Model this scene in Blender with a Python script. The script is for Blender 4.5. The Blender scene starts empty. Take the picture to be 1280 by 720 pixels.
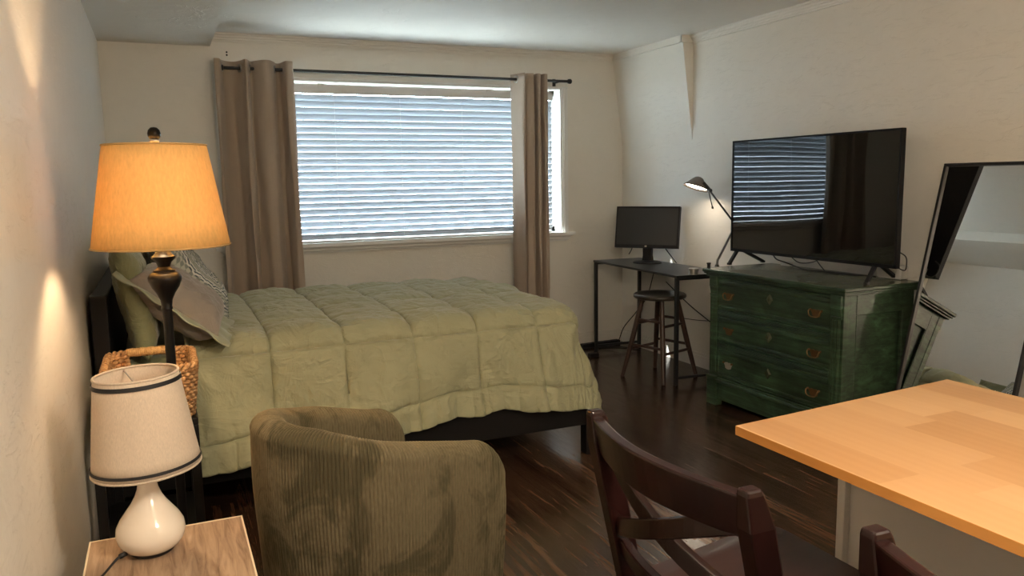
import bpy, bmesh, math, random
from mathutils import Vector, Matrix
random.seed(7)
C = bpy.context.scene.collection
PI = math.pi
V = Vector

# ------------------------------------------------------------------ helpers
def sm(a, b, x):
    t = max(0.0, min(1.0, (x - a) / (b - a))); return t * t * (3 - 2 * t)

class MB:
    """collects shapes into one mesh"""
    def __init__(s): s.bm = bmesh.new(); s.uv = None
    def box(s, x0, x1, y0, y1, z0, z1, bev=0.0, M=None, seg=2):
        r = bmesh.ops.create_cube(s.bm, size=1)
        vs = r['verts']
        for v in vs:
            v.co = V((x0 + (v.co.x + .5) * (x1 - x0), y0 + (v.co.y + .5) * (y1 - y0), z0 + (v.co.z + .5) * (z1 - z0)))
        if bev > 0:
            es = list({e for v in vs for e in v.link_edges})
            r = bmesh.ops.bevel(s.bm, geom=es, offset=bev, segments=seg, profile=.5, affect='EDGES')
            vs = list({v for f in r['faces'] for v in f.verts} | {v for v in vs if v.is_valid})
        if M is not None:
            bmesh.ops.transform(s.bm, matrix=M, verts=[v for v in vs if v.is_valid])
        return s
    def ring(s, pts): return [s.bm.verts.new(p) for p in pts]
    def bridge(s, a, b, closed=True):
        n = len(a)
        for i in range(n if closed else n - 1):
            j = (i + 1) % n
            try: s.bm.faces.new((a[i], a[j], b[j], b[i]))
            except ValueError: pass
    def loft(s, rings, cap=True, closed=True):
        R = [s.ring(r) for r in rings]
        for a, b in zip(R, R[1:]): s.bridge(a, b, closed)
        if cap and closed:
            try:
                s.bm.faces.new(list(reversed(R[0]))); s.bm.faces.new(R[-1])
            except ValueError: pass
        return s
    def lathe(s, prof, n=40, c=(0, 0, 0), cap=True):
        rings = [[(c[0] + r * math.cos(2 * PI * i / n), c[1] + r * math.sin(2 * PI * i / n), c[2] + z) for i in range(n)] for r, z in prof]
        return s.loft(rings, cap)
    def tube(s, pts, r, n=8, cap=True, closed=False):
        pts = [V(p) for p in pts]; m = len(pts); rings = []; up = None
        for i, p in enumerate(pts):
            if closed: d = pts[(i + 1) % m] - pts[i - 1]
            else: d = pts[min(i + 1, m - 1)] - pts[max(i - 1, 0)]
            d.normalize()
            if up is None:
                up = V((0, 0, 1)) if abs(d.z) < .9 else V((1, 0, 0))
            a = d.cross(up)
            if a.length < 1e-5: a = d.orthogonal()
            a.normalize(); b = a.cross(d); b.normalize(); up = b
            rr = r[i] if isinstance(r, (list, tuple)) else r
            rings.append([p + a * (rr * math.cos(2 * PI * k / n)) + b * (rr * math.sin(2 * PI * k / n)) for k in range(n)])
        R = [s.ring(q) for q in rings]
        for a, b in zip(R, R[1:]): s.bridge(a, b)
        if closed: s.bridge(R[-1], R[0])
        elif cap:
            s.bm.faces.new(list(reversed(R[0]))); s.bm.faces.new(R[-1])
        return s
    def bar(s, p, q, w, h, up=(0, 0, 1), bev=0.0):
        """square bar from p to q, w across, h along up"""
        p = V(p); q = V(q); d = q - p; L = d.length; d.normalize()
        u = V(up); a = d.cross(u); a.normalize(); u = a.cross(d); u.normalize()
        M = Matrix((( a.x, d.x, u.x, p.x), (a.y, d.y, u.y, p.y), (a.z, d.z, u.z, p.z), (0, 0, 0, 1)))
        return s.box(-w / 2, w / 2, 0, L, -h / 2, h / 2, bev, M)
    def strip(s, pts, w, h, side=(0, 1, 0)):
        """rectangular section swept along pts; h along z-ish, w along side"""
        pts = [V(p) for p in pts]; rings = []
        for i, p in enumerate(pts):
            d = pts[min(i + 1, len(pts) - 1)] - pts[max(i - 1, 0)]; d.normalize()
            a = V(side); a = a - d * a.dot(d); a.normalize(); b = d.cross(a); b.normalize()
            rings.append([p + a * w / 2 + b * h / 2, p - a * w / 2 + b * h / 2, p - a * w / 2 - b * h / 2, p + a * w / 2 - b * h / 2])
        return s.loft(rings)
    def prism(s, poly, axis, a, b):
        """poly of 2D points extruded along axis from a to b"""
        def P(u, v, w):
            return {'x': (w, u, v), 'y': (u, w, v), 'z': (u, v, w)}[axis]
        return s.loft([[P(u, v, a) for u, v in poly], [P(u, v, b) for u, v in poly]])
    def grid(s, nu, nv, f, closed_u=False, uvf=None):
        vs = [[s.bm.verts.new(f(i, j)) for j in range(nv)] for i in range(nu)]
        if uvf and s.uv is None: s.uv = s.bm.loops.layers.uv.new('UVMap')
        for i in range(nu if closed_u else nu - 1):
            k = (i + 1) % nu
            for j in range(nv - 1):
                fc = s.bm.faces.new((vs[i][j], vs[k][j], vs[k][j + 1], vs[i][j + 1]))
                if uvf:
                    for lp, (a, b) in zip(fc.loops, ((i, j), (i + 1, j), (i + 1, j + 1), (i, j + 1))):
                        lp[s.uv].uv = uvf(a, b)
        return vs
    def build(s, name, mat, parent=None, smooth=None, loc=None, mods=None):
        bmesh.ops.recalc_face_normals(s.bm, faces=s.bm.faces)
        me = bpy.data.meshes.new(name); s.bm.to_mesh(me); s.bm.free()
        o = bpy.data.objects.new(name, me); C.objects.link(o)
        if mat: me.materials.append(mat)
        if smooth:
            for p in me.polygons: p.use_smooth = True
            if smooth is not True:
                me.set_sharp_from_angle(angle=math.radians(smooth))
        if parent: o.parent = parent
        if loc: o.location = loc
        return o

def thing(name, label, cat, loc=(0, 0, 0), rotz=0, group=None):
    o = bpy.data.objects.new(name, None); C.objects.link(o)
    o.empty_display_size = .1
    o.location = loc; o.rotation_euler = (0, 0, rotz); tag(o, label, cat, group); return o
def tag(o, label, cat, group=None):
    o['label'] = label; o['category'] = cat
    if group: o['group'] = group
    return o
def struct(o):
    o['kind'] = 'structure'; return o
def bez(pts, n=10):
    """Catmull-Rom through points"""
    P = [V(p) for p in pts]; P = [P[0] * 2 - P[1]] + P + [P[-1] * 2 - P[-2]]; out = []
    for i in range(1, len(P) - 2):
        for k in range(n):
            t = k / n; a, b, c, d = P[i - 1], P[i], P[i + 1], P[i + 2]
            out.append(.5 * ((2 * b) + (c - a) * t + (2 * a - 5 * b + 4 * c - d) * t * t + (3 * b - a - 3 * c + d) * t ** 3))
    out.append(P[-2]); return out

# ------------------------------------------------------------------ materials
class NT:
    def __init__(s, name):
        s.m = bpy.data.materials.new(name); s.m.use_nodes = True; s.t = s.m.node_tree
        s.t.nodes.clear(); s.out = s.n('ShaderNodeOutputMaterial')
    def n(s, typ, ins=None, **kw):
        x = s.t.nodes.new(typ)
        for k, v in kw.items(): setattr(x, k, v)
        for k, v in (ins or {}).items():
            if hasattr(v, 'is_output'): s.t.links.new(v, x.inputs[k])
            else: x.inputs[k].default_value = v
        return x
    def coord(s, which='Object', scale=(1, 1, 1), rot=(0, 0, 0), loc=(0, 0, 0)):
        c = s.n('ShaderNodeTexCoord')
        m = s.n('ShaderNodeMapping', {'Vector': c.outputs[which], 'Scale': scale, 'Rotation': rot, 'Location': loc})
        return m.outputs[0]
    def noise(s, vec, scale, detail=4, rough=.5, dist=0):
        return s.n('ShaderNodeTexNoise', {'Vector': vec, 'Scale': scale, 'Detail': detail, 'Roughness': rough, 'Distortion': dist}).outputs['Fac']
    def ramp(s, fac, stops, interp='LINEAR'):
        r = s.n('ShaderNodeValToRGB', {'Fac': fac}); e = r.color_ramp; e.interpolation = interp
        while len(e.elements) < len(stops): e.elements.new(.5)
        for el, (p, c) in zip(e.elements, stops): el.position = p; el.color = tuple(c) + (1,) if len(c) == 3 else c
        return r.outputs[0]
    def math(s, op, a, b=0.0, c=0.0):
        return s.n('ShaderNodeMath', {0: a, 1: b, 2: c}, operation=op).outputs[0]
    def mix(s, fac, a, b, blend='MIX'):
        x = s.n('ShaderNodeMix', data_type='RGBA', blend_type=blend)
        for k, v in ((0, fac), (6, a), (7, b)):
            if hasattr(v, 'is_output'): s.t.links.new(v, x.inputs[k])
            else: x.inputs[k].default_value = v if k == 0 else (tuple(v) + (1,))[:4]
        return x.outputs[2]
    def bump(s, h, strength=.3, dist=.01, normal=None):
        ins = {'Height': h, 'Strength': strength, 'Distance': dist}
        if normal is not None: ins['Normal'] = normal
        return s.n('ShaderNodeBump', ins).outputs[0]
    def pbsdf(s, color, rough=.5, metal=0.0, normal=None, spec=.5, **kw):
        ins = {'Base Color': color if hasattr(color, 'is_output') else (tuple(color) + (1,))[:4], 'Roughness': rough, 'Metallic': metal, 'Specular IOR Level': spec}
        if normal is not None: ins['Normal'] = normal
        ins.update(kw)
        return s.n('ShaderNodeBsdfPrincipled', ins).outputs[0]
    def done(s, sh): s.t.links.new(sh, s.out.inputs['Surface']); return s.m

def plain(name, col, rough=.5, metal=0.0, bump=0.0, bscale=60, spec=.5, var=.0):
    t = NT(name); vec = t.coord(); c = col; nrm = None
    nz = t.noise(vec, bscale, 3)
    if var > 0:
        c = t.mix(t.noise(vec, 9, 4), tuple(x * (1 - var) for x in col), tuple(min(1, x * (1 + var)) for x in col))
    if bump > 0: nrm = t.bump(nz, bump, .004)
    return t.done(t.pbsdf(c, rough, metal, nrm, spec))

def m_wall(name, col, rough=.5, seed=0.0):
    t = NT(name); vec = t.coord(loc=(seed, seed, seed))
    big = t.noise(vec, 1.6, 3, .55)
    med = t.noise(vec, 7, 5, .6, 1.2)
    fine = t.noise(vec, 90, 2)
    scr = t.noise(t.coord(scale=(2.2, 2.2, 9), rot=(.5, .3, .2)), 2.2, 6, .72, 2.0)
    scr = t.n('ShaderNodeMapRange', {0: scr, 1: .56, 2: .64, 3: 0.0, 4: 1.0}).outputs[0]
    h = t.math('ADD', t.math('MULTIPLY', big, 1.2), t.math('MULTIPLY', med, .30))
    h = t.math('ADD', h, t.math('MULTIPLY', fine, .03)); h = t.math('ADD', h, t.math('MULTIPLY', scr, .16))
    c = t.mix(med, tuple(x * .95 for x in col), tuple(min(1, x * 1.02) for x in col))
    return t.done(t.pbsdf(c, rough, 0, t.bump(h, .35, .03), .35))

def m_floor():
    t = NT('dark_wood_planks')
    vec = t.coord(rot=(0, 0, PI / 2))
    br = t.n('ShaderNodeTexBrick', {'Vector': vec, 'Color1': (.15, .15, .15, 1), 'Color2': (.85, .85, .85, 1), 'Mortar': (0, 0, 0, 1), 'Scale': 1.0, 'Mortar Size': .0015, 'Brick Width': 1.2, 'Row Height': .115, 'Bias': 0.0}, offset=.37)
    tone = br.outputs['Color']
    w = t.n('ShaderNodeVectorMath', {0: t.coord(), 1: tone}, operation='ADD').outputs[0]
    st = t.n('ShaderNodeMapping', {'Vector': w, 'Scale': (44, 2.2, 10)}).outputs[0]
    g = t.noise(st, 1.0, 8, .68, .6)
    g2 = t.noise(t.n('ShaderNodeMapping', {'Vector': w, 'Scale': (90, 5, 10)}).outputs[0], 1.0, 4, .6)
    gl = t.noise(t.n('ShaderNodeMapping', {'Vector': w, 'Scale': (17, 1.1, 6)}).outputs[0], 1.0, 5, .6, .5)
    g = t.math('ADD', t.math('MULTIPLY', g, .5), t.math('MULTIPLY', gl, .5))
    col = t.ramp(g, [(.34, (.016, .009, .007)), (.46, (.052, .028, .018)), (.56, (.115, .064, .039)), (.70, (.21, .125, .078))])
    col = t.mix(.55, col, t.mix(tone, (.25, .2, .17), (1, .95, .9)), 'MULTIPLY')
    col = t.mix(t.math('MULTIPLY', g2, .2), col, (.02, .011, .007))
    col = t.mix(br.outputs['Fac'], col, (.004, .003, .002))
    h = t.math('ADD', t.math('MULTIPLY', g, .5), t.math('MULTIPLY', br.outputs['Fac'], -.8))
    h = t.math('ADD', h, t.math('MULTIPLY', t.noise(t.coord(scale=(60, 9, 1)), 1.0, 2), .5))
    r = t.n('ShaderNodeMapRange', {0: g, 1: .2, 2: .8, 3: .15, 4: .30}).outputs[0]
    return t.done(t.pbsdf(col, r, 0, t.bump(h, .25, .004), .5))

def m_wood(name, stops, scale=(3, 40, 40), rough=.35, bump=.15, spec=.5, ns=1.0, dist=.8):
    t = NT(name); vec = t.coord(scale=scale)
    g = t.noise(vec, ns, 7, .62, dist)
    return t.done(t.pbsdf(t.ramp(g, stops), rough, 0, t.bump(g, bump, .002), spec))

def m_butcher():
    """butcher-block laminate: staves run along Y"""
    t = NT('butcher_block_laminate')
    vec = t.coord(rot=(0, 0, PI / 2))
    br = t.n('ShaderNodeTexBrick', {'Vector': vec, 'Color1': (0, 0, 0, 1), 'Color2': (1, 1, 1, 1), 'Mortar': (.5, .5, .5, 1), 'Scale': 1.0, 'Mortar Size': .0004, 'Brick Width': .46, 'Row Height': .098, 'Bias': 0.0}, offset=.43, offset_frequency=2, squash=1.25, squash_frequency=3)
    tone = br.outputs['Color']
    w = t.n('ShaderNodeVectorMath', {0: t.coord(), 1: t.n('ShaderNodeVectorMath', {0: tone, 1: (3, 7, 1)}, operation='MULTIPLY').outputs[0]}, operation='ADD').outputs[0]
    g = t.noise(t.n('ShaderNodeMapping', {'Vector': w, 'Scale': (26, 2.2, 8)}).outputs[0], 1.0, 6, .6, 1.0)
    rings = t.n('ShaderNodeTexWave', {'Vector': t.n('ShaderNodeMapping', {'Vector': w, 'Scale': (9, .9, 1)}).outputs[0], 'Scale': 1.3, 'Distortion': 5.0, 'Detail': 2.0, 'Detail Scale': .6}).outputs['Fac']
    base = t.mix(tone, (.33, .17, .066), (.54, .345, .18))
    c = t.mix(t.math('MULTIPLY', g, .5), base, (.36, .185, .075))
    c = t.mix(t.math('MULTIPLY', rings, .10), c, (.50, .32, .17))
    return t.done(t.pbsdf(c, .38, 0, t.bump(g, .05, .001), .4))

def m_fabric(name, col, col2=None, scale=900, rough=.9, transl=0.0, wr=0.0, sheen=.25, slub=None):
    t = NT(name); vec = t.coord()
    col2 = col2 or tuple(x * .86 for x in col)
    n1 = t.noise(vec, 14, 4)
    if slub:
        n2 = t.noise(t.coord(scale=slub), 1.0, 3)
        n1 = t.math('ADD', t.math('MULTIPLY', n1, .4), t.math('MULTIPLY', n2, .6))
    c = t.mix(n1, col2, col)
    weave = t.noise(vec, scale, 2)
    nrm = t.bump(weave, .15, .001)
    if wr > 0:
        a = t.noise(t.coord(scale=(1.6, 6, 5), rot=(.2, .3, .5)), 1.6, 4, .55, 1.0)
        b = t.noise(t.coord(scale=(5, 1.6, 3), rot=(.1, .6, .2)), 1.6, 4, .55, .8)
        ra = t.math('POWER', t.math('SUBTRACT', 1.0, t.math('ABSOLUTE', t.math('MULTIPLY_ADD', a, 2.0, -1.0))), 5.0)
        rb = t.math('POWER', t.math('SUBTRACT', 1.0, t.math('ABSOLUTE', t.math('MULTIPLY_ADD', b, 2.0, -1.0))), 5.0)
        nrm = t.bump(t.math('ADD', t.math('ADD', a, b), t.math('MULTIPLY', t.math('ADD', ra, rb), .45)), wr, .022, nrm)
    sh = t.pbsdf(c, rough, 0, nrm, .2, **{'Sheen Weight': sheen, 'Sheen Roughness': .4})
    if transl > 0:
        tr = t.n('ShaderNodeBsdfTranslucent', {'Color': c if hasattr(c, 'is_output') else (*c, 1), 'Normal': nrm}).outputs[0]
        sh = t.n('ShaderNodeMixShader', {0: transl, 1: sh, 2: tr}).outputs[0]
    return t.done(sh)

def m_green_paint():
    t = NT('distressed_green_paint')
    s1 = t.noise(t.coord(scale=(14, 3.2, 42)), 1.0, 6, .65, .6)
    s2 = t.noise(t.coord(), 3.2, 4, .6, .8)
    s3 = t.noise(t.coord(scale=(30, 9, 120)), 1.0, 4, .6)
    c = t.ramp(s1, [(.30, (.013, .021, .014)), (.46, (.028, .049, .030)), (.60, (.046, .088, .050)), (.78, (.080, .14, .09))])
    patch = t.ramp(s2, [(.40, (.52, .50, .46)), (.66, (1.35, 1.5, 1.3))])
    c = t.mix(.8, c, patch, 'MULTIPLY')
    wear = t.n('ShaderNodeMapRange', {0: s3, 1: .66, 2: .76, 3: 0.0, 4: .45}).outputs[0]
    c = t.mix(wear, c, (.16, .20, .17))
    return t.done(t.pbsdf(c, .40, 0, t.bump(t.math('ADD', s1, s3), .12, .002), .45))

def m_green_top():
    t = NT('worn_green_top')
    s1 = t.noise(t.coord(scale=(30, 2.6, 8)), 1.0, 6, .62, .5)
    s2 = t.noise(t.coord(), 4, 3)
    c = t.ramp(s1, [(.3, (.050, .058, .036)), (.55, (.095, .108, .066)), (.8, (.16, .175, .115))])
    return t.done(t.pbsdf(c, t.n('ShaderNodeMapRange', {0: s2, 3: .2, 4: .34}).outputs[0], 0, t.bump(s1, .12, .001), .5))

M = {}
M['wall'] = m_wall('painted_plaster', (.74, .71, .645), .45)
M['wallL'] = m_wall('glossy_plaster', (.72, .68, .62), .42, 3.1)
M['ceil'] = m_wall('ceiling_paint', (.74, .71, .65), .6, 5.2)
M['trim'] = plain('white_trim_paint', (.72, .69, .63), .4, bump=.05, bscale=30)
M['casing'] = plain('window_trim_paint', (.74, .74, .72), .4, bump=.05, bscale=30)
M['floor'] = m_floor()
M['green'] = m_green_paint(); M['greentop'] = m_green_top()
M['black'] = plain('black_metal', (.012, .012, .013), .45, bump=.05)
M['bedblack'] = plain('black_bed_finish', (.006, .0055, .0055), .55, bump=.05, spec=.25)
M['bedcloth'] = m_fabric('black_box_cloth', (.014, .015, .018), rough=.95, sheen=.1)
M['dustcloth'] = m_fabric('charcoal_dust_cloth', (.05, .05, .052), rough=.95, wr=.2)
M['plastic'] = plain('black_plastic', (.009, .009, .0105), .42, spec=.3)
M['tvplastic'] = plain('matte_black_casing', (.008, .008, .009), .6, spec=.15)
M['cord'] = plain('black_cable', (.008, .008, .009), .5)
M['cordwhite'] = plain('white_cable', (.6, .6, .58), .5)
M['comfort'] = m_fabric('sage_comforter', (.375, .38, .25), (.335, .34, .215), 700, .62, wr=.42, sheen=.2)
M['greencloth'] = m_fabric('sage_pillow_cloth', (.25, .262, .155), (.20, .212, .12), 700, .75, wr=.35)
M['greycloth'] = m_fabric('taupe_grey_cloth', (.30, .265, .235), (.26, .23, .205), 800, .75, wr=.25)
M['flange'] = m_fabric('sage_flange_cloth', (.36, .38, .27), None, 800, .8)
M['curtain'] = m_fabric('taupe_linen_curtain', (.50, .41, .325), (.42, .335, .265), 500, .9, transl=.16, slub=(160, 160, 7))
M['corduroy'] = None
M['cherry'] = m_wood('dark_cherry_wood', [(.3, (.006, .002, .002)), (.55, (.013, .004, .0035)), (.8, (.026, .007, .0055))], (8, 8, 3), .24, .04, .35)
M['seatwood'] = m_wood('dark_cherry_seat', [(.3, (.020, .008, .007)), (.55, (.032, .013, .011)), (.8, (.048, .021, .016))], (3, 20, 8), .33, .05)
M['stoolseat'] = m_wood('worn_stool_seat', [(.3, (.018, .013, .009)), (.55, (.045, .034, .024)), (.8, (.085, .065, .045))], (4, 25, 10), .28, .1)
M['stoolleg'] = m_wood('stained_stool_leg', [(.3, (.028, .013, .009)), (.55, (.06, .03, .02)), (.8, (.10, .055, .038))], (20, 20, 4), .4, .08)
M['desk'] = m_wood('black_desk_laminate', [(.3, (.010, .010, .010)), (.7, (.022, .021, .020))], (30, 3, 8), .3, .05)
M['butcher'] = m_butcher()
M['edge'] = m_wood('laminate_edge', [(.3, (.36, .15, .03)), (.7, (.50, .23, .06))], (20, 2, 20), .45, .02)
M['islandwhite'] = plain('white_melamine', (.62, .60, .56), .4)
M['oak'] = m_wood('weathered_oak_laminate', [(.28, (.15, .092, .056)), (.45, (.29, .195, .128)), (.60, (.39, .275, .185)), (.78, (.50, .375, .265))], (60, 5.5, 12), .5, .2, .3)
M['oakedge'] = plain('pale_edge_band', (.72, .62, .46), .5)
M['ceramic'] = plain('cream_ceramic', (.80, .72, .62), .16)
M['lampmetal'] = plain('oil_rubbed_bronze', (.004, .0035, .0035), .42, spec=.18)
M['steel'] = plain('brushed_steel', (.45, .44, .42), .32, metal=1.0)
M['gunmetal'] = plain('dark_grey_metal', (.05, .05, .05), .35, metal=.7)
M['taupemetal'] = plain('taupe_painted_metal', (.17, .15, .13), .4, metal=.2)
M['brass'] = plain('aged_brass', (.30, .17, .07), .35, metal=.85)
M['brassdark'] = plain('worn_brass_plate', (.20, .10, .045), .4, metal=.75)
M['silverpull'] = plain('dull_silver_plate', (.55, .50, .44), .4, metal=.6)
M['slat'] = None
M['knob'] = plain('black_glazed_knob', (.003, .003, .003), .3, spec=.12)
M['ribbon'] = plain('black_ribbon', (.008, .007, .008), .6)

# white blind slat: slightly light-passing
t = NT('white_blind_slat')
d = t.pbsdf((.36, .385, .41), .45, 0, None, .25)
tr = t.n('ShaderNodeBsdfTranslucent', {'Color': (.62, .70, .78, 1)}).outputs[0]
M['slat'] = t.done(t.n('ShaderNodeMixShader', {0: .035, 1: d, 2: tr}).outputs[0])
M['headrail'] = plain('blind_headrail', (.70, .70, .70), .4)
# window pane
t = NT('window_glass')
fr = .06
M['glass'] = t.done(t.n('ShaderNodeMixShader', {0: fr, 1: t.n('ShaderNodeBsdfTransparent', {'Color': (.95, .98, 1, 1)}).outputs[0], 2: t.n('ShaderNodeBsdfGlossy', {'Roughness': .0}).outputs[0]}).outputs[0])
# shades
def m_shade(name, col, fibre, transl):
    t = NT(name); vec = t.coord(scale=fibre)
    n = t.noise(vec, 1.0, 3, .6)
    c = t.mix(n, tuple(x * .62 for x in col), col)
    d = t.pbsdf(c, .85, 0, t.bump(n, .1, .001), .2)
    tr = t.n('ShaderNodeBsdfTranslucent', {'Color': c}).outputs[0]
    return t.done(t.n('ShaderNodeMixShader', {0: transl, 1: d, 2: tr}).outputs[0])
M['shade'] = m_shade('golden_linen_shade', (.86, .585, .235), (150, 150, 45), .24)
M['shadetrim'] = plain('shade_trim', (.45, .28, .10), .7)
M['whiteshade'] = m_shade('cream_fabric_shade', (.86, .73, .59), (500, 500, 120), .25)
# mirror and screens
M['mirror'] = plain('mirror_glass', (.93, .93, .92), .0, metal=1.0)
t = NT('tv_screen')
wv = t.noise(t.coord(scale=(1, 1.3, 1.0)), 1.1, 1)
M['screen'] = t.done(t.pbsdf((.003, .0032, .0035), .02, 0, t.bump(wv, .10, .03), .75))
t = NT('matte_monitor_screen')
M['monitor'] = t.done(t.pbsdf((.022, .022, .022), .42, 0, None, .5))
# corduroy: nap in brushed patches
t = NT('olive_corduroy')
nap = t.noise(t.coord(scale=(1, 1, .55)), 6.5, 4, .62, 1.2)
napm = t.n('ShaderNodeMapRange', {0: nap, 1: .50, 2: .60, 3: 0.0, 4: 1.0}).outputs[0]
fine = t.noise(t.coord(scale=(1, 1, .3)), 160, 3)
c = t.mix(fine, (.080, .066, .036), (.180, .150, .092))
c = t.mix(t.math('MULTIPLY', napm, .75), c, (.045, .040, .020))
M['corduroy'] = t.done(t.pbsdf(c, .85, 0, t.bump(fine, .2, .002), .15, **{'Sheen Weight': .5, 'Sheen Roughness': .35, 'Sheen Tint': (.6, .5, .34, 1)}))
# wicker
t = NT('woven_wicker')
f = t.noise(t.coord(scale=(1, 1, 1)), 85, 3)
M['wicker'] = t.done(t.pbsdf(t.ramp(f, [(.3, (.16, .075, .028)), (.5, (.40, .22, .095)), (.72, (.60, .38, .19))]), .6, 0, t.bump(f, .4, .003), .3))
M['rope'] = m_wood('twisted_seagrass', [(.3, (.36, .20, .07)), (.6, (.58, .36, .15)), (.8, (.68, .46, .22))], (90, 20, 90), .65, .4)
t = NT('dark_wicker')
f = t.noise(t.coord(), 85, 3)
M['darkwicker'] = t.done(t.pbsdf(t.ramp(f, [(.3, (.03, .015, .008)), (.7, (.12, .06, .03))]), .6, 0, None, .3))
# mandala print: rings and petals around the pillow's middle
t = NT('mandala_print')
uv = t.n('ShaderNodeTexCoord').outputs['UV']
sep = t.n('ShaderNodeSeparateXYZ', {0: uv})
dx = t.math('SUBTRACT', sep.outputs[0], .5); dy = t.math('SUBTRACT', sep.outputs[1], .5)
rad = t.math('SQRT', t.math('ADD', t.math('MULTIPLY', dx, dx), t.math('MULTIPLY', dy, dy)))
ang = t.math('ARCTAN2', dy, dx)
pet = t.math('SINE', t.math('MULTIPLY', ang, 40.0))
pet2 = t.math('ABSOLUTE', t.math('SINE', t.math('MULTIPLY', ang, 14.0)))
rr = t.math('ADD', rad, t.math('MULTIPLY', pet2, .018))
rings = t.math('SINE', t.math('MULTIPLY', rr, 150.0))
fine = t.math('MULTIPLY', t.math('SINE', t.math('MULTIPLY', rad, 210.0)), pet)
v = t.math('ADD', t.math('MULTIPLY', rings, .5), t.math('MULTIPLY', fine, .5))
zone = t.n('ShaderNodeMapRange', {0: t.math('SINE', t.math('MULTIPLY', rad, 46.0)), 1: -.2, 2: .2}).outputs[0]
ca = t.ramp(t.math('ADD', t.math('MULTIPLY', v, .5), .5), [(.3, (.07, .085, .10)), (.48, (.30, .33, .34)), (.6, (.60, .59, .54))])
cb = t.ramp(t.math('ADD', t.math('MULTIPLY', fine, .5), .5), [(.35, (.20, .22, .20)), (.6, (.42, .42, .36))])
M['mandala'] = t.done(t.pbsdf(t.mix(zone, cb, ca), .85, 0, None, .2))
M['pom'] = plain('dark_pom_yarn', (.07, .075, .085), .9)
M['bulb'] = None
t = NT('lit_bulb'); M['bulb'] = t.done(t.n('ShaderNodeEmission', {'Color': (1, .70, .40, 1), 'Strength': 280.0}).outputs[0])
t = NT('lit_reflector'); M['litglass'] = t.done(t.n('ShaderNodeEmission', {'Color': (1, .82, .62, 1), 'Strength': 26.0}).outputs[0])
t = NT('dimmer_diffuser'); M['diffuser2'] = t.done(t.n('ShaderNodeEmission', {'Color': (1, .83, .63, 1), 'Strength': 36.0}).outputs[0])
t = NT('lit_diffuser'); M['diffuser'] = t.done(t.n('ShaderNodeEmission', {'Color': (1, .83, .63, 1), 'Strength': 72.0}).outputs[0])
M['pebble'] = plain('outdoor_ground', (.30, .30, .28), .9)

# ------------------------------------------------------------------ room
XL, XR, YW, YN, ZC = -.285, 3.633, 5.848, -2.7, 2.425
OX0, OX1, OZ0, OZ1 = .462, 3.034, .978, 2.131      # window opening
b = MB(); b.box(XL - .12, XR + .12, YN - .12, YW + .15, -.1, 0); struct(b.build('floor', M['floor']))
b = MB(); b.box(XL - .12, XR + .12, YN - .12, YW + .15, ZC, ZC + .1); struct(b.build('ceiling', M['ceil']))
b = MB(); b.box(XL, .392, YN, YW, 2.335, ZC); struct(b.build('ceiling_soffit', M['ceil']))
b = MB(); b.box(XL - .12, XL, YN, YW, 0, ZC); struct(b.build('wall_left', M['wallL']))
b = MB(); b.box(XR, XR + .12, YN, YW, 0, ZC)
b.prism([(XR + .01, 1.603), (XR + .01, ZC), (XR - .10, ZC)], 'y', 4.882, YW)      # the stretch by the window leans inward at its top
struct(b.build('wall_right', M['wall']))
b = MB(); b.box(XL - .12, XR + .12, YN - .12, YN, 0, ZC); struct(b.build('wall_near', M['wall']))
b = MB()
b.box(XL - .12, OX0, YW, YW + .15, 0, ZC); b.box(OX1, XR + .12, YW, YW + .15, 0, ZC)
b.box(OX0, OX1, YW, YW + .15, 0, OZ0 - .03); b.box(OX0, OX1, YW, YW + .15, OZ1, ZC)
struct(b.build('wall_far', M['wall']))

def crown(name, p, q, inward):
    """ridged crown moulding between p and q along the ceiling"""
    p = V(p); q = V(q); n = V(inward)
    prof = [(0, -.055), (.012, -.055), (.014, -.046), (.020, -.042), (.022, -.032), (.030, -.027), (.032, -.017), (.042, -.010), (.042, 0), (0, 0)]
    b = MB(); b.loft([[e + n * u + V((0, 0, v)) for u, v in prof] for e in (p, q)])
    return struct(b.build(name, M['trim']))
crown('trim_1', (.392, YW, ZC), (XR - .098, YW, ZC), (0, -1, 0))
crown('trim_2', (XR, YN, ZC), (XR, 4.882, ZC), (-1, 0, 0))
b = MB(); b.box(XR - .112, XR - .09, 4.872, YW, ZC - .05, ZC); b.box(XR - .112, XR - .0, 4.868, 4.884, ZC - .05, ZC)
struct(b.build('trim_3', M['trim']))
def base(name, x0, x1, y0, y1, ax):
    b = MB()
    b.box(x0, x1, y0, y1, 0, .085)
    s = .006
    if ax == 'far': b.box(x0, x1, y0 + s, y1, .085, .097, .002); b.box(x0, x1, y0 + .002, y1, .097, .108, .003)
    elif ax == 'right': b.box(x0 + s, x1, y0, y1, .085, .097, .002); b.box(x0 + .002, x1, y0, y1, .097, .108, .003)
    else: b.box(x0, x1 - s, y0, y1, .085, .097, .002); b.box(x0, x1 - .002, y0, y1, .097, .108, .003)
    return struct(b.build(name, M['trim']))
base('baseboard_far', XL, XR, YW - .016, YW, 'far')
base('baseboard_right', XR - .016, XR, YN, YW - .016, 'right')
base('baseboard_left', XL, XL + .012, YN, YW - .016, 'left')

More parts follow.
